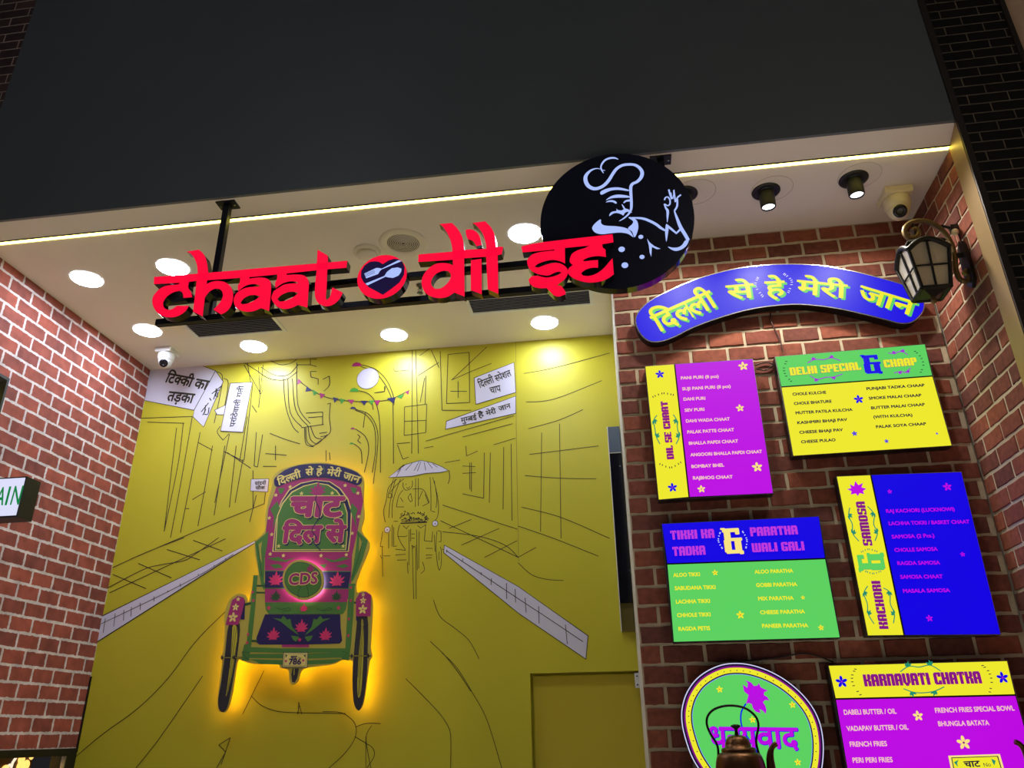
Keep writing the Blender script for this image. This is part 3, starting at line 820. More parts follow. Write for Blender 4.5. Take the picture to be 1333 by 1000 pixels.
p.poly(F_('603,675 630,715 680,755 750,785 710,790 655,765 648,870 632,830 622,750'), W, 2)
p.build('chef_emblem', chef_disc)['label'] = 'pale blue line drawing of a chef in a tall hat'
for q, r in (((535, 655), 3.2), ((327, 790), 4.2), ((548, 873), 3.3), ((362, 963), 4.4)):
    p = Print(CY); p.disc(F_.p(*q), r, W, 2); p.build('coat_button_emblem', chef_disc)
# steel frame: two rails behind the letters and two posts up to the soffit
m = MB(); yf = 2.628
for a, b in (((205, 392), (800, 330)), ((202, 419), (800, 366))):
    p0, p1 = on_y(*a, yf), on_y(*b, yf); zc = (p0[1] + p1[1]) / 2
    ang = -math.atan2(p1[1] - p0[1], p1[0] - p0[0])
    m.obox(((p0[0] + p1[0]) / 2, yf + .014, zc), (p1[0] - p0[0], .026, .026), Matrix.Rotation(ang, 3, 'Y'), STEEL)
xs = [on_y(270, 400, yf)[0], on_y(509, 370, yf)[0], on_y(660, 350, yf)[0]]
m.build('rail', sign)
for px, yy in ((288, 2.672), (862, 2.672)):
    x = on_y(px, 320 if px < 500 else 230, yy)[0]
    zb = on_y(px, 410, yy)[1] if px < 500 else on_y(862, 250, yy)[1]
    MB().box((x - .014, yy - .014, zb), (x + .014, yy + .014, H_CEIL - .006), STEEL).build('post', sign)
    mm = MB().box((x - .045, yy - .03, H_CEIL - .006), (x + .045, yy + .03, H_CEIL - .0005), STEEL)
    for s in (-1, 1): mm.lathe([(.005, 0), (.004, .004)], (x + s * .033, yy, H_CEIL - .006), CHROME, 8, (0, 0, -1))
    mm.build('ceiling_plate', sign)

# ------------------------------------------------------------------ lightbox menu boards
TH = .052
MY = YR - .012 - TH                               # front of the boards
def board(quad, split, horizontal, c_head, c_body, label, t=TH):
    """quad: 4 pixel corners TL TR BR BL (or two plus a drop in metres); split: two pixel points on the divider"""
    yf = YR - .006 - t
    Q = [Vector(on_y(*p, yf)) for p in quad[:4] if not isinstance(p, float)]
    if len(Q) == 2:
        d = quad[2]; Q += [Q[1] + Vector((.004, -d)), Q[0] + Vector((.004, -d))]
    c = sum(Q, Vector((0, 0))) / 4
    th = thing('menu_board', label, 'menu board', (c.x, YR - .006, c.y), 'lit menu boards on the red brick wall')
    def ins(q, k): return q + (c - q).normalized() * k
    m = MB(); out = [(v.x, v.y) for v in Q]
    prism(m, [out], yf, YR - .004, CHROME, BLACK)
    m.build('housing', th)
    I = [ins(v, .004) for v in Q]
    s0, s1 = Vector(on_y(*split[0], yf)), Vector(on_y(*split[1], yf))
    gap = .003
    if horizontal: h = [I[0], I[1], s1 + Vector((-.004, gap)), s0 + Vector((.004, gap))]; b = [s0 + Vector((.004, -gap)), s1 + Vector((-.004, -gap)), I[2], I[3]]
    else: h = [I[0], s0 + Vector((-gap, -.003)), s1 + Vector((-gap, .003)), I[3]]; b = [s0 + Vector((gap, -.003)), I[1], I[2], s1 + Vector((gap, .003))]
    pr = Print(yf); pr.poly_w([(v.x, v.y) for v in I], BLACK, 1); pr.build('divider', th)
    pr = Print(yf); pr.poly_w([(v.x, v.y) for v in h], c_head, 2); pr.build('header_panel', th)
    pr = Print(yf); pr.poly_w([(v.x, v.y) for v in b], c_body, 2); pr.build('list_panel', th)
    return th, yf
def items(th, yf, T, rows, h, mat, bold=.04):
    for txt, x0, y0, x1, y1 in rows:
        p = Print(yf); p.text(txt, T.p(x0, y0), T.p(x1, y1), h / T.s, mat, 4, bold); p.build('item_lettering', th)
def flowers(th, yf, T, rows, mat, eye):
    for x, y, r in rows:
        p = Print(yf); p.flower(T.p(x, y), r / T.s, mat, 4, eye, rot=.35); p.build('flower_print', th)
def title(th, yf, T, rows, mat, shade, kind='display', sh=(.5, .5), bold=.15):
    for txt, x0, y0, x1, y1, h in rows:
        p = Print(yf)
        if shade: p.text(txt, T.p(x0, y0), T.p(x1, y1), h / T.s, shade, 4, bold, kind, sh)
        p.text(txt, T.p(x0, y0), T.p(x1, y1), h / T.s, mat, 5, bold, kind); p.build('title_lettering', th)
def sprigs(th, yf, T, rows, mat, size):
    for q, side in rows:
        p = Print(yf); p.sprig(T(q), mat, 4, size, side); p.build('leaf_ornament', th)
def tickarcs(th, yf, T, rows, n, ln, mat, centre=None):
    for q in rows:
        p = Print(yf); p.ticks(T(q), n, ln, mat, 4, centre); p.build('tick_ornament', th)

T = Trace(820, 460, 5)
th, yf = board([(839.4, 476.6), (980, 467), (1007, 643), (857, 651.5)], [(878, 473.8), (897.2, 648)], False, G_YEL, G_MAG, 'tall magenta menu board with a yellow strip on its left side')
title(th, yf, T, [('DIL SE CHAAT', 287, 688, 243, 313, 46)], G_PURPLE, G_RED, sh=(.3, .3))
items(th, yf, T, [('PANI PURI (8 pcs)', 333, 172, 577, 160), ('SUJI PANI PURI (8 pcs)', 342, 243, 655, 225), ('DAHI PURI', 350, 310, 490, 303), ('SEV PURI', 358, 382, 484, 375), ('DAHI WADA CHAAT', 366, 452, 650, 438),
                  ('PALAK PATTE CHAAT', 375, 524, 678, 508), ('BHALLA PAPDI CHAAT', 385, 597, 704, 582), ('ANGOORI BHALLA PAPDI CHAAT', 395, 672, 860, 650), ('BOMBAY BHEL', 402, 748, 613, 738), ('RAJBHOG CHAAT', 412, 823, 668, 815)], 21, G_PINK)
flowers(th, yf, T, [(737, 85, 34), (716, 358, 28), (828, 742, 36), (465, 885, 27)], G_CREAM, G_PURPLE)
flowers(th, yf, T, [(195, 138, 31), (277, 875, 33)], G_BLUE, G_VIOLET)
sprigs(th, yf, T, [('175,405 155,440 163,495 172,545 195,592', 1), ('282,400 305,440 310,495 320,545 300,592', -1)], G_TEAL, 8)
tickarcs(th, yf, T, [('150,285 215,262 282,272'), ('195,722 265,745 330,712')], 8, 2.4, G_NAVY, T.p(240, 500))

T = Trace(1000, 440, 5.332)
th, yf = board([(1008.4, 464.4), (1204.4, 447.9), (1239.7, 580.7), (1031.9, 594.2)], [(1015.9, 504.1), (1214.7, 489.7)], True, G_GREEN, G_YEL, 'yellow menu board with a green DELHI SPECIAL and CHAAP header')
title(th, yf, T, [('DELHI SPECIAL', 155, 263, 645, 222, 62), ('CHAAP', 808, 208, 1035, 190, 62)], G_YEL, G_PURPLE, sh=(-.4, .3))
title(th, yf, T, [('&', 672, 250, 792, 243, 145)], G_BLUE, None)
items(th, yf, T, [('CHOLE KULCHE', 170, 402, 402, 388), ('CHOLE BHATURE', 180, 467, 440, 450), ('MUTTER PATILA KULCHA', 192, 532, 585, 508), ('KASHMIRI BHAJI PAV', 204, 600, 548, 577), ('CHEESE BHAJI PAV', 218, 667, 518, 648), ('CHEESE PULAO', 230, 733, 467, 718),
                  ('PUNJABI TADKA CHAAP', 684, 364, 1085, 338), ('SMOKE MALAI CHAAP', 700, 430, 1063, 408), ('BUTTER MALAI CHAAP', 716, 497, 1087, 472), ('(WITH KULCHA)', 732, 560, 1000, 545), ('PALAK SOYA CHAAP', 750, 628, 1096, 606)], 21, G_NAVY)
flowers(th, yf, T, [(627, 428, 36), (598, 665, 21), (820, 718, 17), (1170, 665, 10)], G_BLUE, G_VIOLET)
sprigs(th, yf, T, [('272,175 320,152 385,152 440,140 500,160', 1), ('288,263 340,288 400,275 455,272 515,252', -1), ('832,105 870,110 905,98 935,100 968,118', 1), ('872,245 915,235 950,240 970,225 988,210', -1)], G_VIOLET, 6)
tickarcs(th, yf, T, [('125,165 108,215 122,262 158,302'), ('1018,95 1055,130 1076,185 1058,240')], 8, 2.6, G_NAVY, T.p(590, 210))

T = Trace(850, 660, 5.127)
th, yf = board([(860.7, 681.8), (1066.5, 672.1), (1094.2, 830.7), (876.3, 836.5)], [(867.5, 734.5), (1075.2, 727.3)], True, G_BLUE, G_GREEN, 'green menu board with a blue TIKKI KA TADKA and PARATHA WALI GALI header')
title(th, yf, T, [('TIKKI KA', 120, 221, 412, 208, 62), ('TADKA', 134, 329, 352, 320, 62), ('PARATHA', 652, 198, 968, 184, 62), ('WALI GALI', 664, 304, 1013, 291, 62)], G_ORCHID, None, bold=.05)
title(th, yf, T, [('&', 482, 312, 605, 306, 168)], G_CREAM, G_PURPLE, sh=(-.3, .2))
items(th, yf, T, [('ALOO TIKKI', 137, 468, 313, 462), ('SABUDANA TIKKI', 147, 556, 417, 548), ('LACHHA TIKKI', 155, 646, 380, 640), ('CHHOLE TIKKI', 163, 736, 384, 730), ('RAGDA PETIS', 172, 827, 381, 822), ('ALOO PARATHA', 680, 446, 935, 438),
                  ('GOBBI PARATHA', 690, 535, 962, 528), ('MIX PARATHA', 704, 625, 938, 620), ('CHEESE PARATHA', 717, 717, 1013, 710), ('PANEER PARATHA', 730, 807, 1035, 803)], 24, G_YEL)
flowers(th, yf, T, [(414, 440, 21), (583, 722, 28), (1000, 606, 15), (1121, 807, 21)], G_YEL, G_RED)
tickarcs(th, yf, T, [('448,172 436,225 462,278'), ('598,165 626,220 620,275')], 9, 1.8, G_LILAC, T.p(530, 225))

T = Trace(1080, 600, 4.166)
th, yf = board([(1088.4, 619.9), (1251.6, 613.9), (1303.2, 826.8), (1129.2, 828.5)], [(1133.3, 618), (1177.2, 827.8)], False, G_YEL, G_BLUE, 'tall blue menu board with a yellow KACHORI and SAMOSA side strip')
title(th, yf, T, [('KACHORI', 319, 912, 272, 652, 50), ('SAMOSA', 232, 460, 188, 222, 50)], G_PURPLE, None)
title(th, yf, T, [('&', 300, 592, 282, 500, 138)], G_GREEN, G_TEAL, sh=(.3, .3))
items(th, yf, T, [('RAJ KACHORI (LUCKNOWI)', 308, 283, 677, 272), ('LACHHA TOKRI / BASKET CHAAT', 322, 350, 758, 340), ('SAMOSA (2 Pcs.)', 338, 422, 567, 415), ('CHOLLE SAMOSA', 353, 494, 585, 488), ('RAGDA SAMOSA', 369, 566, 598, 562), ('SAMOSA CHAAT', 385, 640, 613, 637), ('MASALA SAMOSA', 400, 716, 652, 712)], 20, G_MAG)
flowers(th, yf, T, [(637, 142, 26), (325, 168, 14), (720, 508, 15), (540, 855, 20)], G_MAG, G_BLUE)
p = Print(yf); p.poly(T('92,154 116,150 108,128 131,139 138,110 155,133 180,121 172,145 198,152 180,165 187,182 162,176 152,192 141,178 114,184 118,166'), G_MAG, 4); p.build('lotus_print', th)
sprigs(th, yf, T, [('108,255 103,300 122,345 125,395 158,437', 1), ('205,248 240,290 238,345 258,390 245,435', -1), ('205,680 185,720 203,775 208,830 240,885', 1), ('290,690 325,715 328,775 350,830 345,882', -1)], G_TEAL, 8)
tickarcs(th, yf, T, [('172,495 210,480 255,492'), ('195,600 235,612 275,600')], 8, 2.2, G_TEAL, T.p(222, 545))

T = Trace(1060, 840, 4.883)
th, yf = board([(1077.4, 866.2), (1311.5, 860), .475], [(1086.6, 910.2), (1322.8, 905)], True, G_YEL, G_MAG, 'magenta menu board with a yellow KARNAVATI CHATKA header, lowest on the wall')
title(th, yf, T, [('KARNAVATI CHATKA', 320, 263, 1065, 243, 75)], G_PURPLE, G_RED, sh=(.3, .2))
items(th, yf, T, [('DABELI BUTTER / OIL', 190, 442, 522, 435), ('VADAPAV BUTTER / OIL', 208, 546, 598, 536), ('FRENCH FRIES', 228, 645, 462, 641), ('PERI PERI FRIES', 246, 747, 498, 743), ('FRENCH FRIES SPECIAL BOWL', 770, 430, 1272, 415), ('BHUNGLA BATATA', 790, 515, 1112, 508)], 29, G_PINK, .026)
flowers(th, yf, T, [(173, 233, 40), (1195, 207, 40)], G_BLUE, G_VIOLET)
flowers(th, yf, T, [(658, 450, 34), (948, 620, 46)], G_CREAM, G_PURPLE)
sprigs(th, yf, T, [('545,170 600,135 665,140 735,128 802,165', 1), ('565,277 630,300 698,303 765,292 825,265', -1)], G_TEAL, 9)
tickarcs(th, yf, T, [('260,153 240,195 246,252 292,316'), ('1068,130 1106,168 1126,230 1114,298')], 8, 3.2, G_NAVY, T.p(690, 220))
p = Print(yf); p.poly(T('850,703 1178,692 1250,940 900,950'), G_CREAM, 3); p.poly(T('868,714 1166,704 1232,925 912,936'), G_NAVY, 4); p.poly(T('874,719 1160,709 1225,919 918,930'), G_YEL, 5)
p.text('चाट', T.p(955, 776), T.p(1055, 771), 34 / T.s, G_NAVY, 6, .03, 'deva'); p.text('No', T.p(1078, 774), T.p(1122, 770), 24 / T.s, G_NAVY, 6)
p.poly(T('885,745 915,728 905,750 912,775'), G_TEAL, 6); p.poly(T('1122,722 1150,735 1142,765 1130,745'), G_TEAL, 6); p.build('number_plate_print', th)

# ------------------------------------------------------------------ curved banner lightbox
T = Trace(800, 330, 3.174)
BY = YR - .006 - .05
bx, bz = on_y(1010, 400, BY)
ban = thing('banner_lightbox', 'curved blue lightbox with yellow Hindi lettering above the menu boards', 'sign', (bx, YR, bz))
outl = T('85,270 110,225 160,185 250,140 350,100 480,65 600,48 720,42 850,48 980,70 1100,100 1200,130 1260,165 1282,210 1270,250 1230,285 1180,290 1120,275 1020,250 900,225 780,212 680,215 560,232 440,265 330,305 250,345 190,365 140,362 100,325')
lo = [(v.x, v.y) for v in smooth_path([(*on_y(*q, BY), 0) for q in outl], 4, True)]
m = MB(); prism(m, [lo], BY, YR - .004, CHROME, BLACK); m.build('housing', ban)
p = Print(BY); cxm = sum(q[0] for q in lo) / len(lo); czm = sum(q[1] for q in lo) / len(lo)
def inset(loop, d):
    n = len(loop); out = []
    for i in range(n):
        t = (Vector(loop[(i + 1) % n]) - Vector(loop[i - 1])).normalized(); out.append((loop[i][0] + t.y * d, loop[i][1] - t.x * d))
    return out
def shrink(loop, d):
    a = sum(loop[i][0] * loop[(i + 1) % len(loop)][1] - loop[(i + 1) % len(loop)][0] * loop[i][1] for i in range(len(loop)))
    return inset(loop, d if a < 0 else -d)
p.poly_w(shrink(lo, .005), G_BLUE, 1); p.build('face_panel', ban)
for txt, x0, y0, x1, y1, h in (('िदल~ली', 183, 326, 430, 216, 82), ('से', 468, 190, 580, 181, 66), ('हे', 628, 178, 708, 174, 72), ('मेरी', 752, 165, 958, 186, 66), ('जान', 1000, 187, 1228, 258, 70)):
    p = Print(BY)
    p.text(txt, T.p(x0, y0), T.p(x1, y1), h / T.s, G_GREEN, 2, .02, 'deva', (2.6, 3.0)); p.text(txt, T.p(x0, y0), T.p(x1, y1), h / T.s, G_YEL, 3, .02, 'deva')
    p.build('lettering', ban)
for q in ('592,100 582,135 612,178', '700,85 732,115 718,162'):
    p = Print(BY); p.ticks(T(q), 10, 3.0, G_LILAC, 2, T.p(655, 132)); p.build('tick_ornament', ban)

# ------------------------------------------------------------------ egg-shaped lightbox
T = Trace(870, 850, 6.348)
outl = T('104,520 116,420 152,320 222,220 320,145 440,95 560,82 680,95 820,140 960,215 1090,320 1190,440 1250,560 1280,690 1286,830 1268,980 1215,1120 1120,1230 980,1300 820,1320 660,1295 500,1225 360,1110 260,980 180,840 120,650')
lo = [(v.x, v.y) for v in smooth_path([(*on_y(*q, BY), 0) for q in outl], 4, True)]
ox, oz = sum(q[0] for q in lo) / len(lo), sum(q[1] for q in lo) / len(lo)
egg = thing('oval_lightbox', 'rounded green lightbox with lotus and purple Hindi word behind the kettle', 'sign', (ox, YR, oz))
m = MB(); prism(m, [lo], BY, YR - .004, CHROME, BLACK); m.build('housing', egg)
u = on_scale(T.p(600, 500), BY) / T.s
p = Print(BY)
for d, mat, l in ((2, G_LILAC, 1), (10, G_NAVY, 2), (26, G_PURPLE, 3), (40, G_YEL, 4)): p.poly_w(shrink(lo, d * u), mat, l)
ring = shrink(lo, 64 * u)
for i in range(0, len(ring)): 
    if i % 2 == 0: p.poly_w([(ring[i][0] + 5 * u * math.cos(k), ring[i][1] + 5 * u * math.sin(k)) for k in range(6)], G_NAVY, 5)
p.build('border_print', egg)
p = Print(BY)
for d, mat, l in ((82, G_NAVY, 6), (92, G_SKY, 7), (98, G_GREEN, 8)): p.poly_w(shrink(lo, d * u), mat, l)
p.build('face_panel', egg)
p = Print(BY); p.stroke(T('640,420 602,490 600,580 630,660 700,770 780,900'), 1.9, G_BLUE, 9); p.build('stem_print', egg)
p = Print(BY); p.poly(T('640,422 660,350 625,320 612,262 650,290 655,252 633,226 682,245 706,275 735,270 745,250 762,285 790,300 822,312 790,326 788,350 815,365 834,397 800,390 780,408 800,440 809,470 803,507 780,480 752,466 762,500 720,487 695,455 688,425 665,416'), G_MAG, 10)
for q in ('665,410 690,350 680,270', '670,410 730,340 770,295', '675,412 760,370 815,390', '672,414 740,420 795,480', '668,412 710,430 750,490'): p.stroke(T(q), .5, G_VIOLET, 11)
p.build('lotus_print', egg)
p = Print(BY)
p.text('धन~यवाद', T.p(345, 778), T.p(1080, 790), 152 / T.s, G_BLUE, 12, .035, 'deva', (.5, .3)); p.text('धन~यवाद', T.p(345, 778), T.p(1080, 790), 152 / T.s, G_MAG, 13, .02, 'deva'); p.build('lettering', egg)
flowers(egg, BY - .004, T, [(423, 303, 29), (1025, 430, 29), (695, 553, 29), (1069, 905, 29)], G_YEL, G_RED)

# ------------------------------------------------------------------ kettles on the ledge
BRASS = matte('old_brass', (96, 64, 38), .34, .85, noise=.25, scale=14, bump=.15)
DARKM = matte('dark_handle', (26, 20, 18), .4, .5)
def kettle(x, y, zb, u, flip, label):
    """u = size unit; shoulder at 65 u above the ledge"""
    t = thing('kettle', label, 'kettle', (x, y, zb), 'brass kettles on the ledge')
    def L(prof): return [(r * u, h * u) for r, h in prof]
    MB().lathe(L([(19, 0), (23, 2), (27, 14), (28.5, 30), (28, 48), (26.5, 57), (25, 62), (23.5, 65), (19, 67)]), (x, y, zb), BRASS, 48).build('body', t)
    lid = MB().lathe(L([(19, 66.5), (19.3, 69.5), (17.6, 71.5), (14.6, 72), (14, 76), (12.5, 80), (9.5, 83), (5, 84.5), (2, 85)]), (x, y, zb), BRASS, 48).build('lid', t)
    MB().lathe(L([(2.6, 84), (1.7, 89), (2.2, 91), (5.2, 93), (5.8, 94.4), (3.4, 95.6), (.2, 96)]), (x, y, zb), DARKM, 24).build('knob', lid)
    f = -1 if flip else 1
    pts = [(x + f * a * u, y, zb + b * u) for a, b in ((24, 30), (30, 36), (33, 48), (33.5, 60), (35.5, 68), (39, 73), (43, 75))]
    sp = smooth_path(pts, 5)
    MB().tube(sp, [(7.2 - 4.4 * min(1, i / (len(sp) * .72))) * u for i in range(len(sp))], BRASS, 16).build('spout', t)
    hp = [(x + f * a * u, y, zb + b * u) for a, b in ((-23.5, 60), (-22.5, 70), (-24, 77), (-29, 86), (-32, 96), (-30, 105), (-22, 112), (-9, 115.5), (5, 115), (16, 111), (24, 103), (25.5, 94), (22, 83), (20.5, 75), (22.5, 62))]
    MB().tube(smooth_path(hp, 5), 1.35 * u, DARKM, 12).build('handle', t)
KY = 3.05
kx, kz = on_y(962, 982, KY); ku = (kz - LEDGE) / 65
kettle(kx, KY, LEDGE + .0005, ku, False, 'old brass kettle with arched handle in front of the green oval lightbox')
sx_, sz_ = on_y(1320, 966, KY)
kettle(sx_ + 43 * ku, KY, LEDGE + .0005, (sz_ - LEDGE) / 75, True, 'dark kettle at the right edge, only its spout in view before the magenta board')

# ------------------------------------------------------------------ wall lantern on the right return
IRON = matte('lantern_iron', (30, 28, 26), .45, .5); GILT = matte('antique_bronze', (112, 92, 56), .45, .6, noise=.2, scale=30)
FROST = bpy.data.materials.new('frosted_glass'); FROST.use_nodes = True
_b = FROST.node_tree.nodes['Principled BSDF']; _b.inputs['Base Color'].default_value = (*lin((196, 186, 160)), 1); _b.inputs['Roughness'].default_value = .45; _b.inputs['Transmission Weight'].default_value = .35
lyc = 2.905; lxc = on_y(1214, 345, lyc - .07)[0]
lant = thing('wall_lantern', 'unlit black lantern with frosted panes on a bronze scroll bracket', 'wall lamp', (XR - .01, lyc, CAM_Z + 1.72))
wt, wb, zt, zb = .077, .054, on_y(1213, 322, lyc - .077)[1], on_y(1221, 373, lyc - .054)[1]
cg = MB()
for sx1 in (-1, 1):
    for sy1 in (-1, 1):
        cg.tube([(lxc + sx1 * wb, lyc + sy1 * wb, zb), (lxc + sx1 * wt, lyc + sy1 * wt, zt)], .0075, IRON, 6)
def ring4(mb, w, z, r):
    c4 = [(lxc - w, lyc - w, z), (lxc + w, lyc - w, z), (lxc + w, lyc + w, z), (lxc - w, lyc + w, z)]
    for i in range(4): mb.tube([c4[i], c4[(i + 1) % 4]], r, IRON, 6)
ring4(cg, wb, zb, .009); ring4(cg, (wt + wb) / 2 + .002, (zt + zb) / 2 + .01, .004)
for q in range(4):
    d = [(0, -1), (1, 0), (0, 1), (-1, 0)][q]; e = (-d[1], d[0])
    cg.tube([(lxc + d[0] * wb, lyc + d[1] * wb, zb), (lxc + d[0] * wt, lyc + d[1] * wt, zt + .028)], .0045, IRON, 6)
    arch = [(lxc + d[0] * wt + e[0] * wt * k / 6, lyc + d[1] * wt + e[1] * wt * k / 6, zt + .045 * math.cos(k / 6 * math.pi / 2)) for k in range(-6, 7)]
    cg.tube(arch, .011, IRON, 8)
cg.build('cage', lant)
for q in range(4):
    d = [(0, -1), (1, 0), (0, 1), (-1, 0)][q]; e = (-d[1], d[0]); i_ = .004
    top = [(lxc + d[0] * (wt - i_) + e[0] * wt * k / 6, lyc + d[1] * (wt - i_) + e[1] * wt * k / 6, zt + .045 * math.cos(k / 6 * math.pi / 2)) for k in range(-6, 7)]
    bot = [(lxc + d[0] * (wb - i_) + e[0] * wb * k / 6, lyc + d[1] * (wb - i_) + e[1] * wb * k / 6, zb) for k in range(-6, 7)]
    MB().add(top + bot, [(k, k + 1, k + 14, k + 13) for k in range(12)], FROST).build('glass_pane', lant)
m = MB(); vs = []
for k in range(0, 7):
    a = k / 6 * math.pi / 2; w = (wt - .014) * math.cos(a) ** .8 + .012; z = zt + .03 + .036 * math.sin(a)
    vs += [(lxc - w, lyc - w, z), (lxc + w, lyc - w, z), (lxc + w, lyc + w, z), (lxc - w, lyc + w, z)]
m.add(vs, [(4 * k + i, 4 * k + (i + 1) % 4, 4 * k + 4 + (i + 1) % 4, 4 * k + 4 + i) for k in range(6) for i in range(4)] + [(24, 25, 26, 27)], IRON)
m.build('roof', lant)
m = MB(); m.add([(lxc - wb, lyc - wb, zb), (lxc + wb, lyc - wb, zb), (lxc + wb, lyc + wb, zb), (lxc - wb, lyc + wb, zb), (lxc, lyc, zb - .022)], [(0, 1, 4), (1, 2, 4), (2, 3, 4), (3, 0, 4), (0, 3, 2, 1)], IRON)
m.lathe([(.012, 0), (.009, -.012), (.012, -.022), (.003, -.03)], (lxc, lyc, zb - .016), GILT, 14); m.build('base_pan', lant)
wx = XR - .016
sc = [(on_y(a, b, lyc)[0], lyc, on_y(a, b, lyc)[1]) for a, b in ((1255, 357), (1259, 352), (1263, 358), (1258, 366), (1249, 363), (1244, 350), (1243, 335), (1240, 322), (1233, 308), (1222, 296), (1208, 289), (1193, 288), (1181, 293), (1177, 302), (1183, 310), (1192, 309), (1196, 303), (1192, 298), (1187, 301))]
m = MB(); m.tube(smooth_path(sc, 6), .0105, GILT, 10)
m.tube([(wx, lyc, CAM_Z + 1.75), (sc[7][0], lyc, CAM_Z + 1.75)], .011, IRON, 10); m.tube([(wx, lyc, CAM_Z + 1.63), (sc[4][0], lyc, CAM_Z + 1.63)], .008, IRON, 10)
m.build('scroll_bracket', lant)
MB().tube([(lxc, lyc, zt + .06), (lxc, lyc, sc[10][2])], .006, IRON, 8).lathe([(.014, 0), (.016, .01), (.006, .018)], (lxc, lyc, zt + .066), GILT, 16).build('hanger', lant)
m = MB(); prism_pts = [(lyc + a, CAM_Z + b) for a, b in ((-.03, 1.62), (0, 1.595), (.03, 1.62), (.034, 1.7), (.03, 1.785), (0, 1.815), (-.03, 1.785), (-.034, 1.7))]
n = len(prism_pts); m.add([(wx, *q) for q in prism_pts] + [(XR - .002, *q) for q in prism_pts], [tuple(range(n)), tuple(range(n, 2 * n))[::-1]] + [(i, i + n, (i + 1) % n + n, (i + 1) % n) for i in range(n)], IRON)
m.build('backplate', lant)
# small black clip with a pale lamp head and its cable, above the backplate
cy_, cz_ = on_x(1247, 297, XR)
clip = thing('clip_lamp', 'tiny black clip with a cream bulb on the brick above the lantern plate', 'lamp', (XR - .01, cy_, cz_))
MB().box((XR - .03, cy_ - .012, cz_ - .014), (XR - .001, cy_ + .012, cz_ + .014), BLACK).tube([(XR - .03, cy_, cz_ + .005), (XR - .06, cy_ + .005, cz_ + .022)], .006, BLACK, 8).build('bracket', clip)
MB().lathe([(.006, 0), (.013, .008), (.014, .02), (.008, .028)], (XR - .018, cy_ - .01, cz_ - .012), CREAM_PL, 16, (-.3, -.2, -1)).build('lamp_head', clip)
def cable(name, pts, r, mat, label):
    return tag(MB().tube(smooth_path(pts, 6), r, mat, 6).build(name), label, 'cable')
cable('power_cable', [(XR - .006, cy_, cz_ - .02), (XR - .007, 2.90, cz_ - .06), (XR - .01, 2.885, CAM_Z + 1.80)], .0032, BLACK, 'short dark cable from the clip lamp down to the lantern plate')

# ------------------------------------------------------------------ blade sign and screen on the left wall
AX1, AZ0, AZ1 = -2.243, CAM_Z + .775, CAM_Z + .934
bl = thing('blade_sign', 'white lightbox with green capital letters and a black end, at the left edge', 'sign', ((XL + AX1) / 2, 2.64, AZ0))
MB().box((XL + .001, 2.602, AZ0), (AX1, 2.68, AZ1), BLACK).build('housing', bl)
MB().box((XL + .004, 2.598, AZ0 + .006), (AX1 - .006, 2.602, AZ1 - .006), glow('lit_white', (226, 228, 255), .95)).build('face_panel', bl)
T = Trace(0, 500, 6.25)
p = Print(2.598); p.text('A', T.p(-48, 988), T.p(24, 985), 134 / T.s, G_DGREEN, 1, .01); p.text('I', T.p(40, 985), T.p(55, 984), 138 / T.s, G_DGREEN, 1, .01); p.text('N', T.p(82, 982), T.p(152, 980), 140 / T.s, G_DGREEN, 1, .01); p.build('lettering', bl)
ty1, tz1 = on_x(13, 493, XL + .11)
tv = thing('wall_screen', 'corner of a black wall-mounted screen at the left edge', 'screen', (XL + .05, ty1 - .3, tz1 - .2))
MB().box((XL + .075, ty1 - .68, tz1 - .4), (XL + .11, ty1, tz1), BLACK).build('case', tv)
MB().box((XL + .11, ty1 - .665, tz1 - .385), (XL + .112, ty1 - .015, tz1 - .015), matte('screen_glass', (8, 8, 10), .08)).build('display_panel', tv)
MB().box((XL + .0005, ty1 - .04, tz1 - .12), (XL + .014, ty1 + .012, tz1 - .02), STEEL).box((XL + .014, ty1 - .03, tz1 - .1), (XL + .0755, ty1 - .012, tz1 - .04), STEEL).build('wall_bracket', tv)

# ------------------------------------------------------------------ tall black panel beside the brick corner
x0, zt = on_y(787, 556, YB - .05); x1, zb = on_y(812, 822, YB - .05)
xa = (x0 + x1) / 2
pan = thing('black_panel', 'tall narrow black glossy panel between the yellow wall and the brick corner', 'panel', (xa, YB, zb))
zm, zl = on_y(800, 590, YB - .05)[1], on_y(812, 784, YB - .05)[1]
MB().box((xa + .004, YB - .05, zl), (XP - .004, YB - .002, zm), BLACKGLOSS).build('dark_face', pan)
MB().box((xa + .004, YB - .048, zm + .003), (XP - .004, YB - .002, zt), matte('slate_lit_metal', (96, 108, 124), .3, .5)).build('upper_lit_face', pan)  # lit top of the panel, its paler tone put into the colour
MB().box((xa + .004, YB - .03, zb), (XP - .004, YB - .002, zl - .002), matte('olive_reflection', (104, 94, 40), .25)).build('lower_reflection', pan)  # reflection at the panel's foot, put in as olive colour
MB().box((xa, YB - .052, zb), (xa + .004, YB - .002, zt), WHITE_PL).box((xa + .004, YB - .0515, zm), (XP - .004, YB - .047, zm + .003), CREAM_PL).build('edge_strip', pan)
m = MB()
for q in ((807, 607), (820, 743)):
    a, b = on_y(*q, YB - .05); m.lathe([(.005, 0), (.0045, .003)], (a, YB - .05, b), CHROME, 10, (0, -1, 0))
m.build('screw', pan)

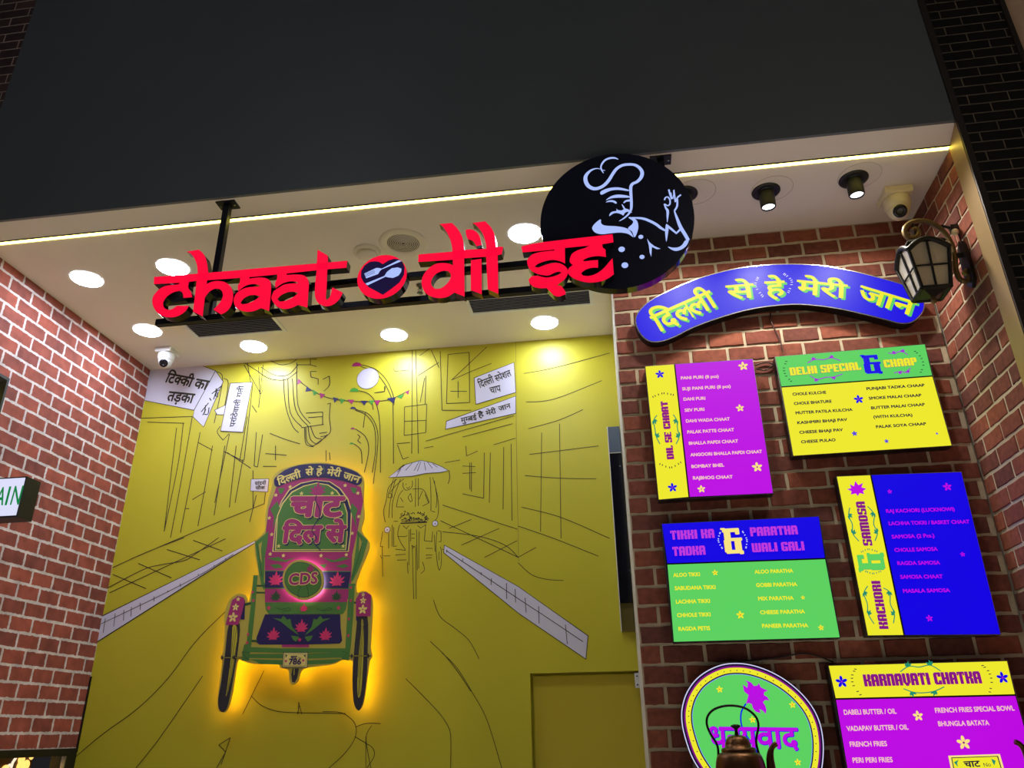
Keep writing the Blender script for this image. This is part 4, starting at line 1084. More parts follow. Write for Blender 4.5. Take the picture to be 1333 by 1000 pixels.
# ------------------------------------------------------------------ loose cables on the brick wall
def on_wall(q, d=.01): a, b = on_y(*q, YR - d); return (a, YR - d, b)
cable('power_cable', [on_wall(q) for q in ((1004, 397), (1003, 415), (1010, 432), (1016, 446), (1019, 458))], .0034, matte('brown_cable', (70, 34, 28), .6), 'thin dark cable from the curved banner down to the DELHI SPECIAL board')
cable('power_cable', [on_wall(q) for q in ((983, 476), (996, 472), (1006, 475), (996, 482), (985, 480))], .0028, BLACK, 'looped black cable between the two upper menu boards')
cable('power_cable', [on_wall(q) for q in ((960, 861), (990, 859), (1020, 855), (1042, 851), (1060, 853), (1085, 862))], .0028, BLACK, 'thin black cable over the brick between the green oval and the KARNAVATI board')
# gilded panel glimpsed through the opening under the left brick wall
GOLD = glow('gold_lit', (255, 206, 110), 1.3, base=(.6, .4, .1))  # gilding glows by itself in place of light falling on it
gx = XL - .16
def on_gx(a, b): q = on_x(a, b, gx); return (gx, q[0], q[1])
gp = thing('gilded_panel', 'lit gilded panel glimpsed through the opening under the left brick wall', 'panel', on_gx(20, 1000))
p0, p1 = on_x(44, 981, gx), on_x(-40, 1100, gx)
MB().box((gx - .03, min(p0[0], p1[0]), p1[1]), (gx, max(p0[0], p1[0]), p0[1] - .0), matte('panel_brown', (108, 66, 24), .4)).build('backing', gp)
m = MB()
R = random.Random(4)
for (a, b, r) in ((27, 989, 5), (33, 996, 5), (25, 998, 5), (40, 985, 3), (5, 1004, 6), (36, 1008, 6)):
    c = Vector(on_gx(a, b)) + Vector((.005, 0, 0)); rr = r * .0042
    for k in range(1, 4): m.tube([c + Vector((0, rr * k / 3 * math.cos(t * .524), rr * k / 3 * math.sin(t * .524))) for t in range(12)], .0035, GOLD, 6, True)
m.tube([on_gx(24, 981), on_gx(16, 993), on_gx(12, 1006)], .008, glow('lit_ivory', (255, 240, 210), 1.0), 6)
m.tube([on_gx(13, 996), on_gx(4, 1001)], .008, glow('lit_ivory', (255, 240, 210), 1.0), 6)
m.build('rosettes', gp)

# ------------------------------------------------------------------ backlit cycle-rickshaw cut-out
RYF = YB - .095                                    # printed front of the cut-out
G_, J_, I_ = Trace(270, 590, 2.857), Trace(325, 590, 5.2632), Trace(280, 730, 5.0)
R_YEL = matte('print_olive_yellow', (196, 180, 76), .5); R_MAG = matte('print_magenta', (176, 52, 118), .5); R_GRN = matte('print_green', (84, 134, 62), .5)
R_NAVY = matte('print_navy', (44, 36, 92), .5); R_CREAM = matte('print_cream', (240, 222, 130), .5); R_PINK = matte('print_pink', (226, 60, 116), .5)
R_TYRE = matte('print_tyre', (50, 46, 52), .6); R_BODY = matte('print_yellow', (206, 196, 56), .5); R_DG = matte('print_dark_green', (48, 84, 52), .5)
rx, rz = on_y(388, 760, RYF)
rik = thing('rickshaw_sign', 'backlit painted cycle rickshaw cut-out standing off the yellow wall', 'sign', (rx, RYF, rz))
outl = G_('241,120 246,82 290,54 360,38 420,33 480,42 540,60 574,82 582,112 580,180 583,240 572,288 602,335 590,385 572,425 562,455 553,482 556,520 575,512 600,520 613,545 612,620 606,720 612,755 602,775 590,860 580,925 563,957 548,942 541,890 540,800 536,772 500,770 462,786 372,798 347,812 336,846 316,862 304,848 300,806 270,800 262,786 170,784 128,772 110,776 92,890 72,955 50,964 36,940 44,860 55,775 46,757 58,740 64,650 62,610 78,552 108,524 140,528 152,556 166,500 172,462 190,452 184,418 174,336 213,290 214,240 224,180')
lo = [(v.x, v.y) for v in smooth_path([(*on_y(*q, RYF), 0) for q in outl], 3, True)]
m = MB(); prism(m, [lo], RYF, RYF + .012, R_YEL, matte('acrylic_edge', (170, 150, 60), .3))
m.build('cutout_board', rik)
# light strip on the back of the board, washing the wall
m = MB()
inn = shrink(lo, .022)
WARM = glow('warm_strip', (255, 184, 24), STRIP)
n = len(inn); in2 = shrink(lo, .031)
m.add([(a, RYF + .02, b) for a, b in inn] + [(a, RYF + .02, b) for a, b in in2], [(i, (i + 1) % n, (i + 1) % n + n, i + n) for i in range(n)], WARM)
m.build('light_strip', rik)
m = MB()
for q in ((360, 640), (440, 640), (330, 840), (460, 840), (395, 760)):
    a, b = on_y(*q, RYF); m.lathe([(.008, 0), (.008, .083)], (a, RYF + .011, b), CHROME, 10, (0, 1, 0))
m.build('standoff', rik)
def RP(name, fn, parent=None, label=None, Y=RYF):
    p = Print(Y); fn(p); o = p.build(name, parent or rik)
    if label: o['label'] = label
    return o
def f(p):
    p.poly(J_('182,235 165,290 130,380 112,530 106,700 106,1000 690,1000 702,700 738,540 778,330 762,232 735,222 680,203 580,178 460,168 340,180 250,207 200,232'), R_MAG, 1)
    p.poly(I_('325,-50 325,272 860,270 882,-50'), R_MAG, 1)
    for q in ('140,385 190,330 208,380 186,440 158,522 168,440', '195,240 240,240 225,275 205,280', '740,385 700,340 690,392 712,450 735,520 726,440', '735,240 690,235 705,270 725,280'): p.poly(J_(q), R_GRN, 2)
    for q in ('120,720 200,712 240,735 320,715 250,745 180,740', '500,715 580,735 640,712 690,722 620,742 560,748', '140,765 200,760 230,785 170,790', '480,765 530,760 510,790', '590,775 650,760 680,775 640,790'): p.poly(J_(q), R_GRN, 2)
    for q in ((278, 232), (180, 288), (655, 222), (742, 275), (135, 445), (748, 435), (152, 558), (703, 550), (142, 692), (232, 703), (490, 703), (663, 697)): p.flower(J_.p(*q), 2.5, R_CREAM, 3)
    p.lotus(I_.p(395, 232), 7, R_DG, 2); p.lotus(I_.p(790, 232), 7, R_DG, 2)
RP('back_panel', f)
def f(p):
    p.poly(I_('326,64 884,68 868,186 326,182'), R_GRN, 2); p.poly(I_('326,70 884,74 866,180 326,176'), R_NAVY, 3)
    p.lotus(I_.p(396, 122), 9.5, R_PINK, 4); p.lotus(I_.p(795, 126), 10, R_PINK, 4)
RP('lotus_band', f)
def f(p):
    p.poly(J_('155,676 168,560 184,420 216,328 268,250 350,204 450,184 550,194 622,240 676,312 702,400 694,560 680,676'), R_CREAM, 2)
    p.poly(J_('165,670 174,560 190,420 222,334 274,256 352,210 450,189 548,199 616,245 668,315 694,400 688,560 672,670'), R_NAVY, 3)
    p.poly(J_('174,666 188,430 224,342 288,264 370,224 460,203 540,216 600,256 644,320 672,410 672,560 662,664'), R_CREAM, 4)
    p.poly(J_('182,660 196,430 232,346 294,272 374,230 460,209 536,222 594,262 638,324 665,412 666,560 656,658'), R_GRN, 5)
    for q in ((357, 278), (567, 275), (200, 638), (642, 638)): p.flower(J_.p(*q), 2.6, R_CREAM, 6)
RP('arch_panel', f)
RP('lotus_print', lambda p: (p.lotus(J_.p(468, 255), 10.5, R_MAG, 6), p.stroke(J_('460,290 455,330 480,385 480,440 442,500 430,535 462,585 440,612 490,670'), 1.2, R_NAVY, 9)))
def big(txt, x0, y0, x1, y1, h):
    def g(p):
        p.text(txt, J_.p(x0, y0), J_.p(x1, y1), h / J_.s, R_NAVY, 6, .06, 'deva', (1.6, 2.2)); p.text(txt, J_.p(x0, y0), J_.p(x1, y1), h / J_.s, R_CREAM, 7, .075, 'deva'); p.text(txt, J_.p(x0, y0), J_.p(x1, y1), h / J_.s, R_MAG, 8, .05, 'deva')
    RP('lettering', g)
big('चाट', 276, 432, 632, 432, 122); big('िदल', 222, 614, 486, 610, 102); big('से', 520, 608, 648, 608, 102)
def f(p):
    p.poly(J_('168,200 175,170 240,118 330,85 430,74 540,76 650,98 735,132 768,170 765,205 735,222 680,203 580,178 460,168 340,180 250,207 200,232 175,225'), R_NAVY, 3, smooth=2)
    for txt, x0, y0, x1, y1, h in (('िदल~ली', 198, 222, 356, 163, 44), ('से', 384, 155, 436, 149, 42), ('हे', 456, 150, 497, 150, 42), ('मेरी', 527, 152, 620, 163, 42), ('जान', 636, 172, 746, 207, 42)): p.text(txt, J_.p(x0, y0), J_.p(x1, y1), h / J_.s, R_CREAM, 5, .03, 'deva')
    p.stroke(J_('445,90 438,118 450,145'), .5, R_GRN, 5); p.stroke(J_('505,90 514,118 505,145'), .5, R_GRN, 5)
RP('top_banner', f)
def f(p):
    p.poly(I_('325,272 330,320 350,348 832,348 852,318 860,270'), R_GRN, 2); p.lotus(I_.p(578, 310), 5.5, R_PINK, 3)
    for q in ((350, 308), (805, 308)): p.flower(I_.p(*q), 3, R_PINK, 3)
    p.stroke(I_('395,305 430,318 480,308 490,325 440,330'), .6, R_DG, 3); p.stroke(I_('660,310 700,325 740,308 760,318 700,330'), .6, R_DG, 3)
RP('green_band', f)
def f(p):
    p.poly(I_('325,350 815,350 818,440 828,520 812,540 560,547 290,547 268,530 270,500 300,420'), R_NAVY, 2)
    for q in ((380, 482), (563, 430), (720, 484)): p.lotus(I_.p(*q), 8.5, R_PINK, 3)
    for s in (lambda x: x, lambda x: 1132 - x):
        def M(txt): return ' '.join('%g,%s' % (s(float(w.split(',')[0])), w.split(',')[1]) for w in txt.split())
        p.poly(I_(M('378,374 430,380 445,358 470,385 490,378 502,430 548,487 490,448 430,398')), R_GRN, 3); p.poly(I_(M('495,488 540,494 548,500 528,528 508,515')), R_GRN, 3)
    p.flower(I_.p(552, 515), 2.6, R_PINK, 4)
RP('seat_back', f)
def f(p):
    p.poly(I_('435,545 612,545 612,564 435,564'), R_MAG, 1)
    p.poly(I_('218,562 435,571 862,571 868,598 436,600 218,596'), R_GRN, 2); p.poly(I_('218,608 440,606 440,636 218,634'), R_GRN, 2); p.poly(I_('600,606 832,596 832,630 600,638'), R_GRN, 2)
    p.poly(I_('220,642 445,648 445,678 290,672 265,655'), R_GRN, 2); p.poly(I_('600,650 832,640 765,668 600,676'), R_GRN, 2)
    p.poly(I_('250,95 278,95 262,300 238,540 222,650 175,652 178,600 190,548 206,540 232,300'), R_GRN, 3); p.poly(I_('872,150 910,150 900,350 884,560 870,652 828,640 820,600 848,585 858,400'), R_GRN, 3)
    for q in ('248,158 326,158 326,170 248,170', '262,202 326,204 326,214 260,214', '222,516 275,516 275,530 222,530', '862,152 915,152 912,164 862,164', '190,278 240,270 238,284 190,296', '905,268 925,266 925,280 905,282'): p.poly(I_(q), R_DG, 2)
    for q in ((245, 205), (250, 260), (215, 480), (210, 535), (885, 175), (884, 260), (868, 488), (872, 380)): p.flower(I_.p(*q), 2.2, R_PINK, 4)
    p.stroke(I_('176,596 218,596 218,648 176,596'), .7, R_DG, 5, 0); p.stroke(I_('826,590 868,600 826,636 868,648'), .7, R_DG, 5, 0)
RP('green_frame', f)
RP('hood_arm', lambda p: (p.poly(J_('36,612 130,535 122,620 104,720 98,880 112,905 100,940 80,905 66,830 48,700'), R_GRN, 2, [J_('62,625 86,605 78,660 84,752 72,720')]), p.stroke(J_('50,620 68,720 86,850'), .7, R_DG, 4)))
RP('hood_arm', lambda p: (p.poly(J_('738,528 810,600 772,735 735,820 702,885 692,866 712,770 730,640'), R_GRN, 2, [J_('752,570 775,608 748,680 750,620')]), p.stroke(J_('738,545 770,610 750,700 706,850'), .7, R_DG, 4)))
def wheel(name, outer, hole, spokes, treads):
    def g(p):
        p.poly(I_(outer), R_TYRE, 2, [I_(hole)], smooth=3); p.poly(I_(hole), R_BODY, 2, smooth=3)
        for q in spokes: p.stroke(I_(q), .6, R_TYRE, 3, 0)
        for q in treads: p.stroke(I_(q), .4, R_NAVY, 3, 0)
    return RP(name, g)
wheel('wheel', '92,412 160,410 152,560 130,700 104,850 78,960 50,987 26,965 21,900 42,780 66,600', '112,436 140,430 144,520 122,680 92,830 70,882 82,800 100,640',
      ['128,432 72,870', '140,440 80,870', '112,440 96,700', '146,520 90,840'], ['%d,%d %d,%d' % (88 - i * 5.2, 430 + i * 42, 108 - i * 4.4, 432 + i * 42) for i in range(12)])
wheel('wheel', '932,365 992,365 994,560 986,760 968,900 946,968 924,970 902,920 894,780 904,600 920,440', '956,380 966,420 966,600 952,840 932,892 926,800 936,600 950,440',
      ['960,390 932,880', '966,420 940,870', '952,420 930,760'], ['%d,%d %d,%d' % (972 + (4 if i < 6 else 0), 400 + i * 44, 990 - max(0, i - 6) * 4, 402 + i * 44) for i in range(11)])
RP('wheel', lambda p: (p.poly(I_('505,700 546,702 536,760 520,794 502,790 497,742'), R_TYRE, 2), p.stroke(I_('516,702 514,745'), 1.0, R_BODY, 3, 0)))
def f(p):
    p.stroke(I_('44,632 175,632'), 1.6, R_TYRE, 4, 0); p.stroke(I_('48,632 172,632'), .6, R_BODY, 5, 0); p.stroke(I_('872,620 1016,620'), 1.6, R_TYRE, 4, 0); p.stroke(I_('876,620 1012,620'), .6, R_BODY, 5, 0)
    for q in ((48, 632), (126, 632), (892, 622), (1000, 620)): p.poly(I_('%d,%d %d,%d %d,%d %d,%d' % (q[0] - 10, q[1], q[0] - 2, q[1] - 18, q[0] + 8, q[1], q[0] - 2, q[1] + 18)), R_TYRE, 6)
RP('axle', f)
for pts, navy, fl in (('70,420 88,340 112,258 150,230 186,240 196,262 178,330 152,418', '196,262 193,385 164,382 178,330', ((152, 252, 2.6), (135, 303, 4.6), (118, 370, 6.4))),
                      ('918,362 918,250 942,212 984,204 1016,226 1012,362', '918,362 932,362 932,392 918,392', ((965, 222, 2.6), (965, 260, 4.4), (962, 318, 6.2)))):
    def f(p, pts=pts, navy=navy, fl=fl):
        p.poly(I_(navy), R_NAVY, 3); p.poly(I_(pts), R_MAG, 4)
        for a, b, r in fl: p.flower(I_.p(a, b), r, R_CREAM, 5, R_MAG)
    RP('mudguard', f)
def f(p):
    p.poly(I_('446,596 608,596 603,698 437,696'), R_NAVY, 6); p.poly(I_('450,600 604,600 599,694 441,692'), R_CREAM, 7); p.poly(I_('456,606 598,606 593,688 448,686'), R_NAVY, 8); p.poly(I_('458,608 596,608 591,686 450,684'), R_CREAM, 9)
    p.text('786', I_.p(482, 676), I_.p(560, 676), 32 / I_.s, R_NAVY, 10, .03); p.text('चाट', I_.p(494, 640), I_.p(536, 640), 17 / I_.s, R_NAVY, 10, .03, 'deva'); p.text('No', I_.p(544, 640), I_.p(564, 640), 11 / I_.s, R_NAVY, 10)
    p.flower(I_.p(464, 654), 2, R_PINK, 10); p.flower(I_.p(577, 650), 2, R_PINK, 10)
    p.poly(I_('460,612 474,616 464,632'), R_DG, 10); p.poly(I_('592,612 578,616 590,632'), R_DG, 10)
RP('number_plate', f)
# raised round badge with its own light behind
CDY = RYF - .034
outl = I_('438,130 450,66 498,10 560,-6 630,14 688,60 706,130 690,192 640,236 570,256 500,230 456,188')
lo2 = [(v.x, v.y) for v in smooth_path([(*on_y(*q, CDY), 0) for q in outl], 4, True)]
m = MB(); prism(m, [lo2], CDY, CDY + .01, R_YEL, matte('acrylic_edge', (170, 150, 60), .3)); badge = m.build('round_badge', rik); badge['label'] = 'raised round badge with light glowing behind it'
m = MB(); i1, i2 = shrink(lo2, .012), shrink(lo2, .02); n = len(i1)
m.add([(a, CDY + .014, b) for a, b in i1] + [(a, CDY + .014, b) for a, b in i2], [(i, (i + 1) % n, (i + 1) % n + n, i + n) for i in range(n)], glow('cool_strip', (255, 226, 235), STRIP2)); m.build('light_strip', badge)
MB().lathe([(.02, 0), (.02, .026)], (sum(q[0] for q in lo2) / len(lo2), CDY + .0095, sum(q[1] for q in lo2) / len(lo2)), BLACK, 16, (0, 1, 0)).build('spacer', badge)
def f(p): p.poly_w(shrink(lo2, .012), R_NAVY, 1); p.poly_w(shrink(lo2, .015), R_GRN, 2); p.lotus(I_.p(622, 52), 5.5, R_MAG, 3); p.lotus(I_.p(560, 92), 5, R_MAG, 3); p.stroke(I_('622,72 590,130 605,190 608,245'), .7, R_DG, 3); p.stroke(I_('565,110 560,160 540,210 548,245'), .7, R_DG, 3)
RP('badge_face', f, badge, None, CDY)
def f(p):
    p.text('CDS', I_.p(482, 158), I_.p(664, 148), 66 / I_.s, R_NAVY, 4, .05, 'text', (.8, .8)); p.text('CDS', I_.p(482, 158), I_.p(664, 148), 66 / I_.s, R_CREAM, 5, .085); p.text('CDS', I_.p(482, 158), I_.p(664, 148), 66 / I_.s, R_MAG, 6, .03)
RP('lettering', f, badge, None, CDY)

# ------------------------------------------------------------------ mural on the yellow wall
M1, M2, V_, L1, L2, R1, K_ = Trace(170, 440, 3.418), Trace(460, 440, 3.447), Trace(440, 560, 4.545), Trace(90, 690, 5.796), Trace(0, 700, 3.333), Trace(560, 680, 4.546), Trace(420, 850, 4.761)
P_WHITE = matte('mural_white', (214, 210, 226), .4); P_MAG = matte('mural_magenta', (170, 44, 110), .4); P_NAVY = matte('mural_navy', (40, 40, 96), .4); P_GRN = matte('mural_green', (70, 160, 60), .4)
def MP(name, fn, label=None):
    p = Print(YB); fn(p); o = p.build(name, wall_back)
    if label: o['label'] = label
    return o
def many(p, T, txt, w=1.15, mat=None, sm=5):
    for s in txt.split(';'):
        s = s.strip()
        if not s: continue
        q = T(s); run = [q[0]]
        for i in range(1, len(q)):            # break the line at sharp corners, curve it elsewhere
            run.append(q[i])
            if i < len(q) - 1:
                a = Vector((q[i][0] - q[i - 1][0], q[i][1] - q[i - 1][1])); b = Vector((q[i + 1][0] - q[i][0], q[i + 1][1] - q[i][1]))
                if a.length and b.length and a.angle(b) > 1.15: p.stroke(run, w * .8, mat or INK, 2, sm); run = [q[i]]
        p.stroke(run, w * .8, mat or INK, 2, sm)
def f(p):
    many(p, M1, '45,358 275,350; 75,375 240,380; 235,380 212,560 150,860; 275,350 225,640 178,890; 205,400 150,862; 310,420 222,868; 365,480 300,838; 420,480 372,790; 440,430 375,735; 470,480 440,755; 500,540 465,735; 545,200 505,545; 520,350 485,550;'
         '300,465 365,500; 415,505 505,550; 430,510 535,580; 275,720 335,685; 245,760 262,760; 440,425 412,455 386,420 400,392; 380,150 410,185 372,380; 415,180 435,200 420,300;'
         '490,100 560,145 620,182 690,186 742,150; 580,130 640,165 700,165 745,120; 620,100 670,120 720,110 742,90; 680,180 690,300 720,390 748,422; 700,180 710,330 762,396; 720,180 735,320 792,395; 740,110 745,300 800,382;'
         '800,90 800,120 828,128; 740,120 800,120; 805,95 830,95; 828,150 800,150 803,175 835,182 835,208; 855,185 885,170 885,210 860,238; 875,295 890,290 885,355 890,415 865,442; 780,335 855,330; 790,355 855,350; 760,400 860,385; 855,330 855,385;'
         '780,400 785,460 810,482 840,465 876,430; 790,395 800,450 825,472 870,440; 800,390 820,440 850,450; 840,425 875,420; 845,440 875,435; 775,400 780,470 815,485;'
         '1030,120 1090,140 1140,190 1170,260 1172,300; 1025,128 1080,150 1125,195 1160,265 1168,320 1170,560; 1015,235 1060,250 1095,300 1110,400 1112,600; 1000,318 1060,340 1095,400 1100,480 1080,650; 1000,322 1050,345 1085,400 1090,500 1075,600; 1000,405 1045,440 1060,500 1040,600; 995,472 1025,500 1030,560;'
         '645,480 645,545; 600,515 695,522; 620,425 690,452 755,472; 590,572 650,572; 560,420 550,570 565,575 588,430; 505,120 580,250 590,230; 870,500 870,550; 885,510 888,545; 1010,430 1022,440 1010,458 1025,470; 570,130 575,250; 590,120 570,310; 520,110 535,200; 1130,215 1130,240 1085,245; 1045,330 1035,400; 540,300 562,332; 1075,285 1080,320;'
         '0,985 330,845 595,738; 545,590 545,760; 600,690 595,740; 560,700 530,820')
    many(p, M2, '178,135 185,150 250,145 252,115; 265,55 262,520; 280,55 292,520; 298,80 348,45; 290,170 385,110; 350,55 385,135; 390,60 398,325 530,325; 425,75 520,65 522,290 418,295 425,75; 440,190 600,40; 445,188 530,150 620,115; 435,240 510,240; 470,195 470,270;'
         '230,310 330,297 325,425 228,438 230,310; 228,375 325,370; 320,180 300,290; 326,170 322,300; 105,245 140,240 145,218; 195,475 255,470; 198,480 222,545 248,535; 325,463 720,350; 490,445 715,385; 630,480 728,450; 318,495 360,487; 505,485 508,530 558,508; 410,560 480,548; 490,575 548,578; 490,608 550,605; 530,560 530,690; 522,560 522,680; 490,700 585,720; 588,515 585,720; 615,515 610,740; 675,490 672,770; 708,475 712,820; 430,595 432,630 425,655;'
         '765,160 900,135 1150,68; 775,288 900,275 1115,192; 785,408 920,370 1030,322; 790,523 1100,485; 770,618 930,630 1090,632; 755,760 930,805 1150,900; 740,845 900,900 1100,980; 845,425 840,870; 925,385 932,900; 400,750 735,858; 390,820 560,900 740,985; 400,870 560,890 680,930 740,985; 485,930 655,855; 430,855 530,815; 590,985 735,910; 740,985 820,940', 1.0)
    many(p, M2, '728,0 732,500 742,1000', .7, matte('seam_line', (150, 138, 52), .5), 0)
    many(p, K_, '740,0 830,90 930,250 1020,420 1110,714; 515,160 620,265 720,370 780,460 795,540 793,714; 0,365 100,368 160,395 205,450 200,530 140,620 40,714; 200,520 260,555 310,590 320,640 275,714; 360,438 270,438 205,460; 305,450 270,520 285,640 300,714; 268,520 268,714', .95)
    many(p, R1, '20,460 60,560 150,630 230,700 290,810; 0,705 80,780 160,880 240,1000; 520,240 600,310 690,338 790,345', .95)
    many(p, L2, '330,950 450,850 600,740 730,610 850,450 980,320; 590,1000 700,860 880,600; 490,130 640,62 800,0; 465,220 620,140 700,118 800,100 850,70 950,0; 475,240 700,135 980,5; 490,160 635,222; 600,112 745,175; 725,52 868,97; 838,12 965,58; 940,1000 980,930 950,900 1000,868 960,985')
    many(p, I_, '320,715 180,1000; 235,880 300,940 400,980 545,990 850,995; 540,1000 545,920 565,1000; 535,1000 550,940', .9)
MP('line_drawing', f, 'thin black line drawing of an old city street')
def f(p):
    many(p, V_, '385,310 385,335 400,355 425,350 440,330 440,300; 405,340 415,346 426,335; 402,318 404,324; 385,355 360,390 345,455 390,455; 440,350 500,350 530,400 540,430 500,450; 460,285 458,455; 475,285 475,450; 430,375 440,420 430,425 415,400 430,375; 370,400 385,425; 500,360 480,410; 515,380 535,430;'
         '350,290 300,340 285,420 270,480 280,545; 330,285 310,350 300,372 320,380 320,400 296,400 300,372; 340,290 310,420 300,520; 370,290 325,420 320,520; 390,290 340,330 310,370; 545,280 550,380 550,480; 560,280 580,350 595,440 590,510 570,540; 555,480 575,485; 570,300 585,400 580,460; 365,560 355,630 400,710; 520,560 510,655; 330,540 355,540; 330,575 330,690 350,685; 420,590 420,800; 465,590 470,830; 440,680 448,1000; 460,680 463,1000; 430,585 430,660; 435,615 455,615; 435,640 455,640; 435,685 455,690 440,700; 375,540 520,540;'
         '340,705 400,712; 340,740 400,735; 350,770 405,768; 520,700 560,700; 520,740 560,740; 520,760 555,755; 385,565 405,585 420,565; 470,565 490,580 520,560; 355,630 400,630 410,622; 510,655 560,660; 265,600 250,690 268,690; 262,690 265,870; 300,610 300,700; 270,745 310,745; 250,740 258,760; 590,595 610,600 610,660 595,660; 585,600 580,700 590,800 600,830 610,800 612,720 605,690; 570,620 575,720; 598,720 598,770; 410,780 415,850; 500,780 512,825 490,850; 560,600 555,660; 320,560 320,690; 480,600 478,820; 615,705 635,708', .85)
    R = random.Random(5)
    for i in range(46):
        a, b = R.uniform(372, 530), R.uniform(482, 538); r = R.uniform(4, 9); s = R.uniform(0, 6)
        p.stroke([V_.p(a + r * math.cos(s + k), b + r * math.sin(s + k)) for k in (0, 1.1, 2.2, 3.3)], .8, INK, 2, 3)
    p.stroke(V_('370,552 450,549 528,545'), 1.5, INK, 2)
    for a, b in ((292, 590), (575, 553)): p.disc(V_.p(a, b), 3.9, INK, 2); p.disc(V_.p(a, b), 3.3, P_WHITE, 3); p.disc(V_.p(a + 1, b + 2), 1.2, matte('mural_grey', (160, 156, 172), .4), 4)
MP('vendor_drawing', f, 'line drawing of a street vendor on a cycle cart under a white umbrella')
def f(p):
    p.poly(V_('298,282 350,238 400,203 490,178 560,193 620,218 656,240 610,252 520,258 440,275'), INK, 3); p.poly(V_('302,280 352,240 402,206 490,181 558,196 618,221 650,240 610,249 520,255 440,272'), P_WHITE, 4)
    many(p, V_, '350,245 365,225 390,205; 345,280 370,235 392,206', .8)
    for q in ('350,252 390,205', '400,240 440,195', '450,242 482,185', '520,240 510,190', '560,228 530,190', '590,222 560,200', '345,278 372,232', '470,245 492,186'): p.stroke(V_(q), .7, INK, 5, 0)
MP('umbrella_print', f, 'white umbrella')
def f(p):
    p.poly([(128, 804), (333, 703.5), (333, 707), (300, 727), (126, 837)], INK, 2); p.poly([(128, 805.5), (332, 704.6), (332, 706.6), (300, 725.6), (126, 835.6)], P_WHITE, 3)
    many(p, L1, '230,715 640,520 980,345 1333,128', .8)
    for q in ('275,668 258,778', '350,630 338,730', '415,605 412,685', '472,580 468,655', '538,550 538,605', '642,502 642,540', '745,458 750,470', '838,405 842,430', '975,332 978,348', '1095,265 1095,280', '1180,215 1184,225'): p.stroke(L1(q), .8, INK, 4, 0)
    p.stroke(L1('230,715 640,520 980,345 1240,185'), .8, INK, 4)
MP('road_stripe', f, 'white road stripe')
def f(p):
    p.poly(R1('83,133 520,378 937,671 923,814 525,543 78,181'), INK, 2); p.poly(R1('86,138 520,382 932,674 920,807 525,538 82,179'), P_WHITE, 3)
    p.stroke(R1('95,168 300,305 520,452 700,570 905,708'), .9, INK, 4)
    for q in ('100,163 98,180', '194,215 190,235', '302,297 302,312', '363,333 361,372', '452,360 453,455', '503,395 506,475', '562,448 568,535', '642,497 645,600', '800,605 806,665 812,722'): p.stroke(R1(q), .9, INK, 4, 0)
MP('road_stripe', f, 'white road stripe')
MP('moon_print', lambda p: (p.disc(M1.p(1056, 181), 14.4, INK, 3, 32), p.disc(M1.p(1056, 181), 14, P_WHITE, 4, 32)), 'round white moon')
for mt, q in ((P_MAG, '984,128 990,115 1005,108 1022,112 1030,126'), (P_GRN, '974,240 982,226 996,222 1012,228 1015,240'), (P_NAVY, '975,316 985,306 998,308 1006,317'), (P_MAG, '977,406 986,399 996,401 1000,407'), (P_GRN, '973,473 982,465 992,468 995,474')):
    MP('street_lamp_print', lambda p, q=q, mt=mt: p.poly(M1(q), mt, 3))
MP('bunting_rope', lambda p: p.stroke(M1('745,188 820,242 900,272 1000,283 1090,283 1160,272 1240,234'), .9, INK, 3))
for mt, q in ((P_MAG, '745,182 762,196 742,208'), (P_NAVY, '785,215 806,235 778,240'), (P_GRN, '810,230 835,245 815,258'), (P_MAG, '840,245 868,252 847,272'), (P_NAVY, '900,264 926,270 908,290'), (P_GRN, '930,270 956,275 938,296'), (P_MAG, '965,275 996,276 985,297'),
              (P_NAVY, '1023,280 1055,281 1040,301'), (P_GRN, '1060,279 1085,278 1072,301'), (P_MAG, '1085,279 1112,277 1100,304'), (P_NAVY, '1140,270 1181,264 1170,292'), (P_GRN, '1185,262 1218,250 1205,272'), (P_MAG, '1222,241 1240,235 1236,254')):
    MP('bunting_flag', lambda p, q=q, mt=mt: p.poly(M1(q), mt, 4))
def f(p):
    p.poly(M1('62,280 86,140 312,120 380,146 414,195 326,398 276,351 284,324'), INK, 2); p.poly(M1('64,278 88,142 310,122 378,148 411,195 325,395 279,350 285,321'), P_WHITE, 3)
    p.stroke(M1('378,148 283,322'), .9, INK, 4, 0)
    p.text('िटक~की', M1.p(152, 196), M1.p(268, 219), 40 / M1.s, INK, 4, .03, 'deva'); p.text('का', M1.p(280, 222), M1.p(338, 232), 40 / M1.s, INK, 4, .03, 'deva'); p.text('तड़का', M1.p(160, 279), M1.p(275, 291), 40 / M1.s, INK, 4, .03, 'deva')
    many(p, M1, '', 1)
    for q in ('315,330 348,290', '322,345 336,318', '328,340 345,340 350,310', '335,300 330,335', '352,268 360,280', '362,250 405,215', '370,275 384,236 388,265', '382,225 380,262', '375,240 396,232'): p.stroke(M1(q), 1.3, INK, 5, 3)
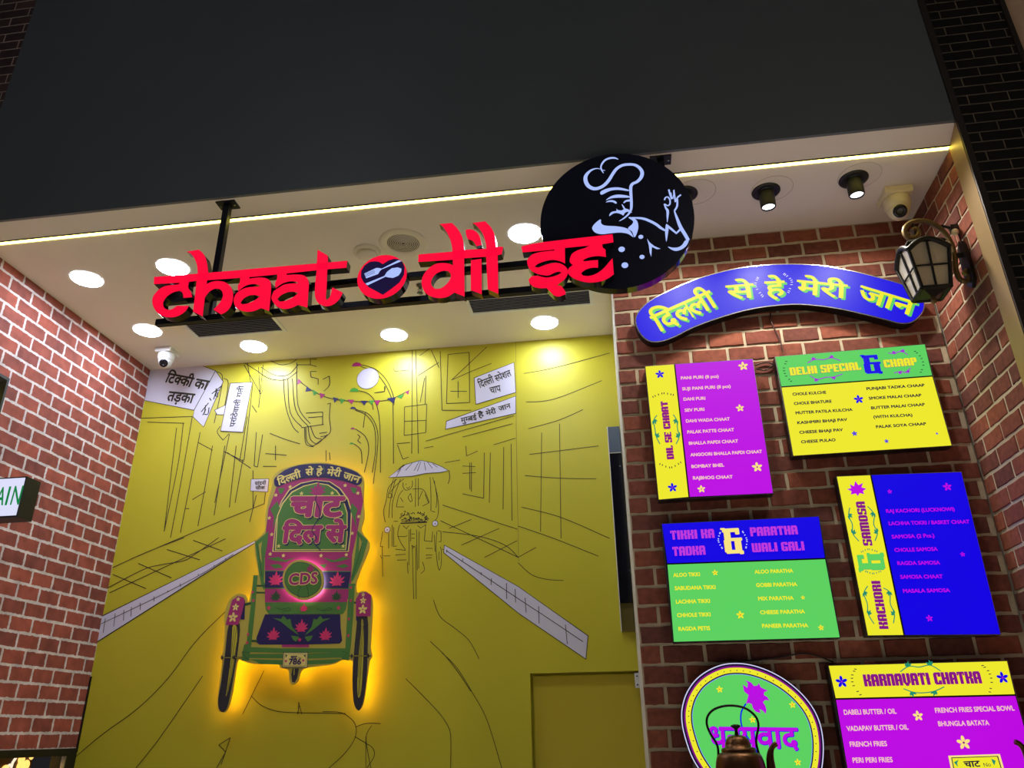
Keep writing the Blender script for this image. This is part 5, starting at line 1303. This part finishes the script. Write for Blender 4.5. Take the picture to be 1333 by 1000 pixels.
MP('signboard_print', f, 'white folded signboard with Hindi words in the upper left corner')
def f(p):
    p.poly(M1('374,322 425,299 424,342 386,342'), P_WHITE, 3); p.stroke(M1('374,322 425,299 424,342 386,342 374,322'), .7, INK, 4, 0)
    p.poly(M1('443,201 544,196 502,422 400,417'), INK, 5); p.poly(M1('446,204 541,199 500,419 403,414'), P_WHITE, 6)
    p.text('परांठेवाली गली', M1.p(464, 397), M1.p(506, 214), 21 / M1.s, INK, 7, .02, 'deva')
MP('signboard_print', f, 'white arrow signboard with vertical Hindi lettering')
def f(p):
    p.poly(M2('541,179 722,109 730,246 549,300'), INK, 3); p.poly(M2('544,181 720,112 728,244 551,297'), P_WHITE, 4)
    p.text('िदल~ली', M2.p(568, 226), M2.p(634, 200), 32 / M2.s, INK, 5, .02, 'deva'); p.text('स~पेशल', M2.p(642, 198), M2.p(712, 170), 30 / M2.s, INK, 5, .02, 'deva'); p.text('चाप', M2.p(616, 252), M2.p(664, 240), 30 / M2.s, INK, 5, .02, 'deva')
MP('signboard_print', f, 'white signboard with two lines of Hindi')
def f(p):
    p.poly(M2('416,373 730,260 730,340 412,412'), INK, 3); p.poly(M2('419,376 728,263 728,338 415,409'), P_WHITE, 4)
    for txt, x0, y0, x1, y1 in (('मुम~बई', 485, 382, 555, 366), ('है', 563, 360, 588, 352), ('मेरी', 598, 350, 642, 338), ('जान', 655, 330, 708, 314)): p.text(txt, M2.p(x0, y0), M2.p(x1, y1), 22 / M2.s, INK, 5, .02, 'deva')
MP('signboard_print', f, 'long white signboard under it with one line of Hindi')
def f(p):
    p.poly(M1('536,628 617,626 612,687 533,682'), INK, 3); p.poly(M1('538,630 615,628 610,685 535,680'), P_WHITE, 4)
    p.text('चांदनी', M1.p(552, 656), M1.p(603, 653), 14 / M1.s, INK, 5, .02, 'deva'); p.text('चौक', M1.p(556, 676), M1.p(598, 674), 13 / M1.s, INK, 5, .02, 'deva')
MP('signboard_print', f, 'small white signboard beside the rickshaw top')
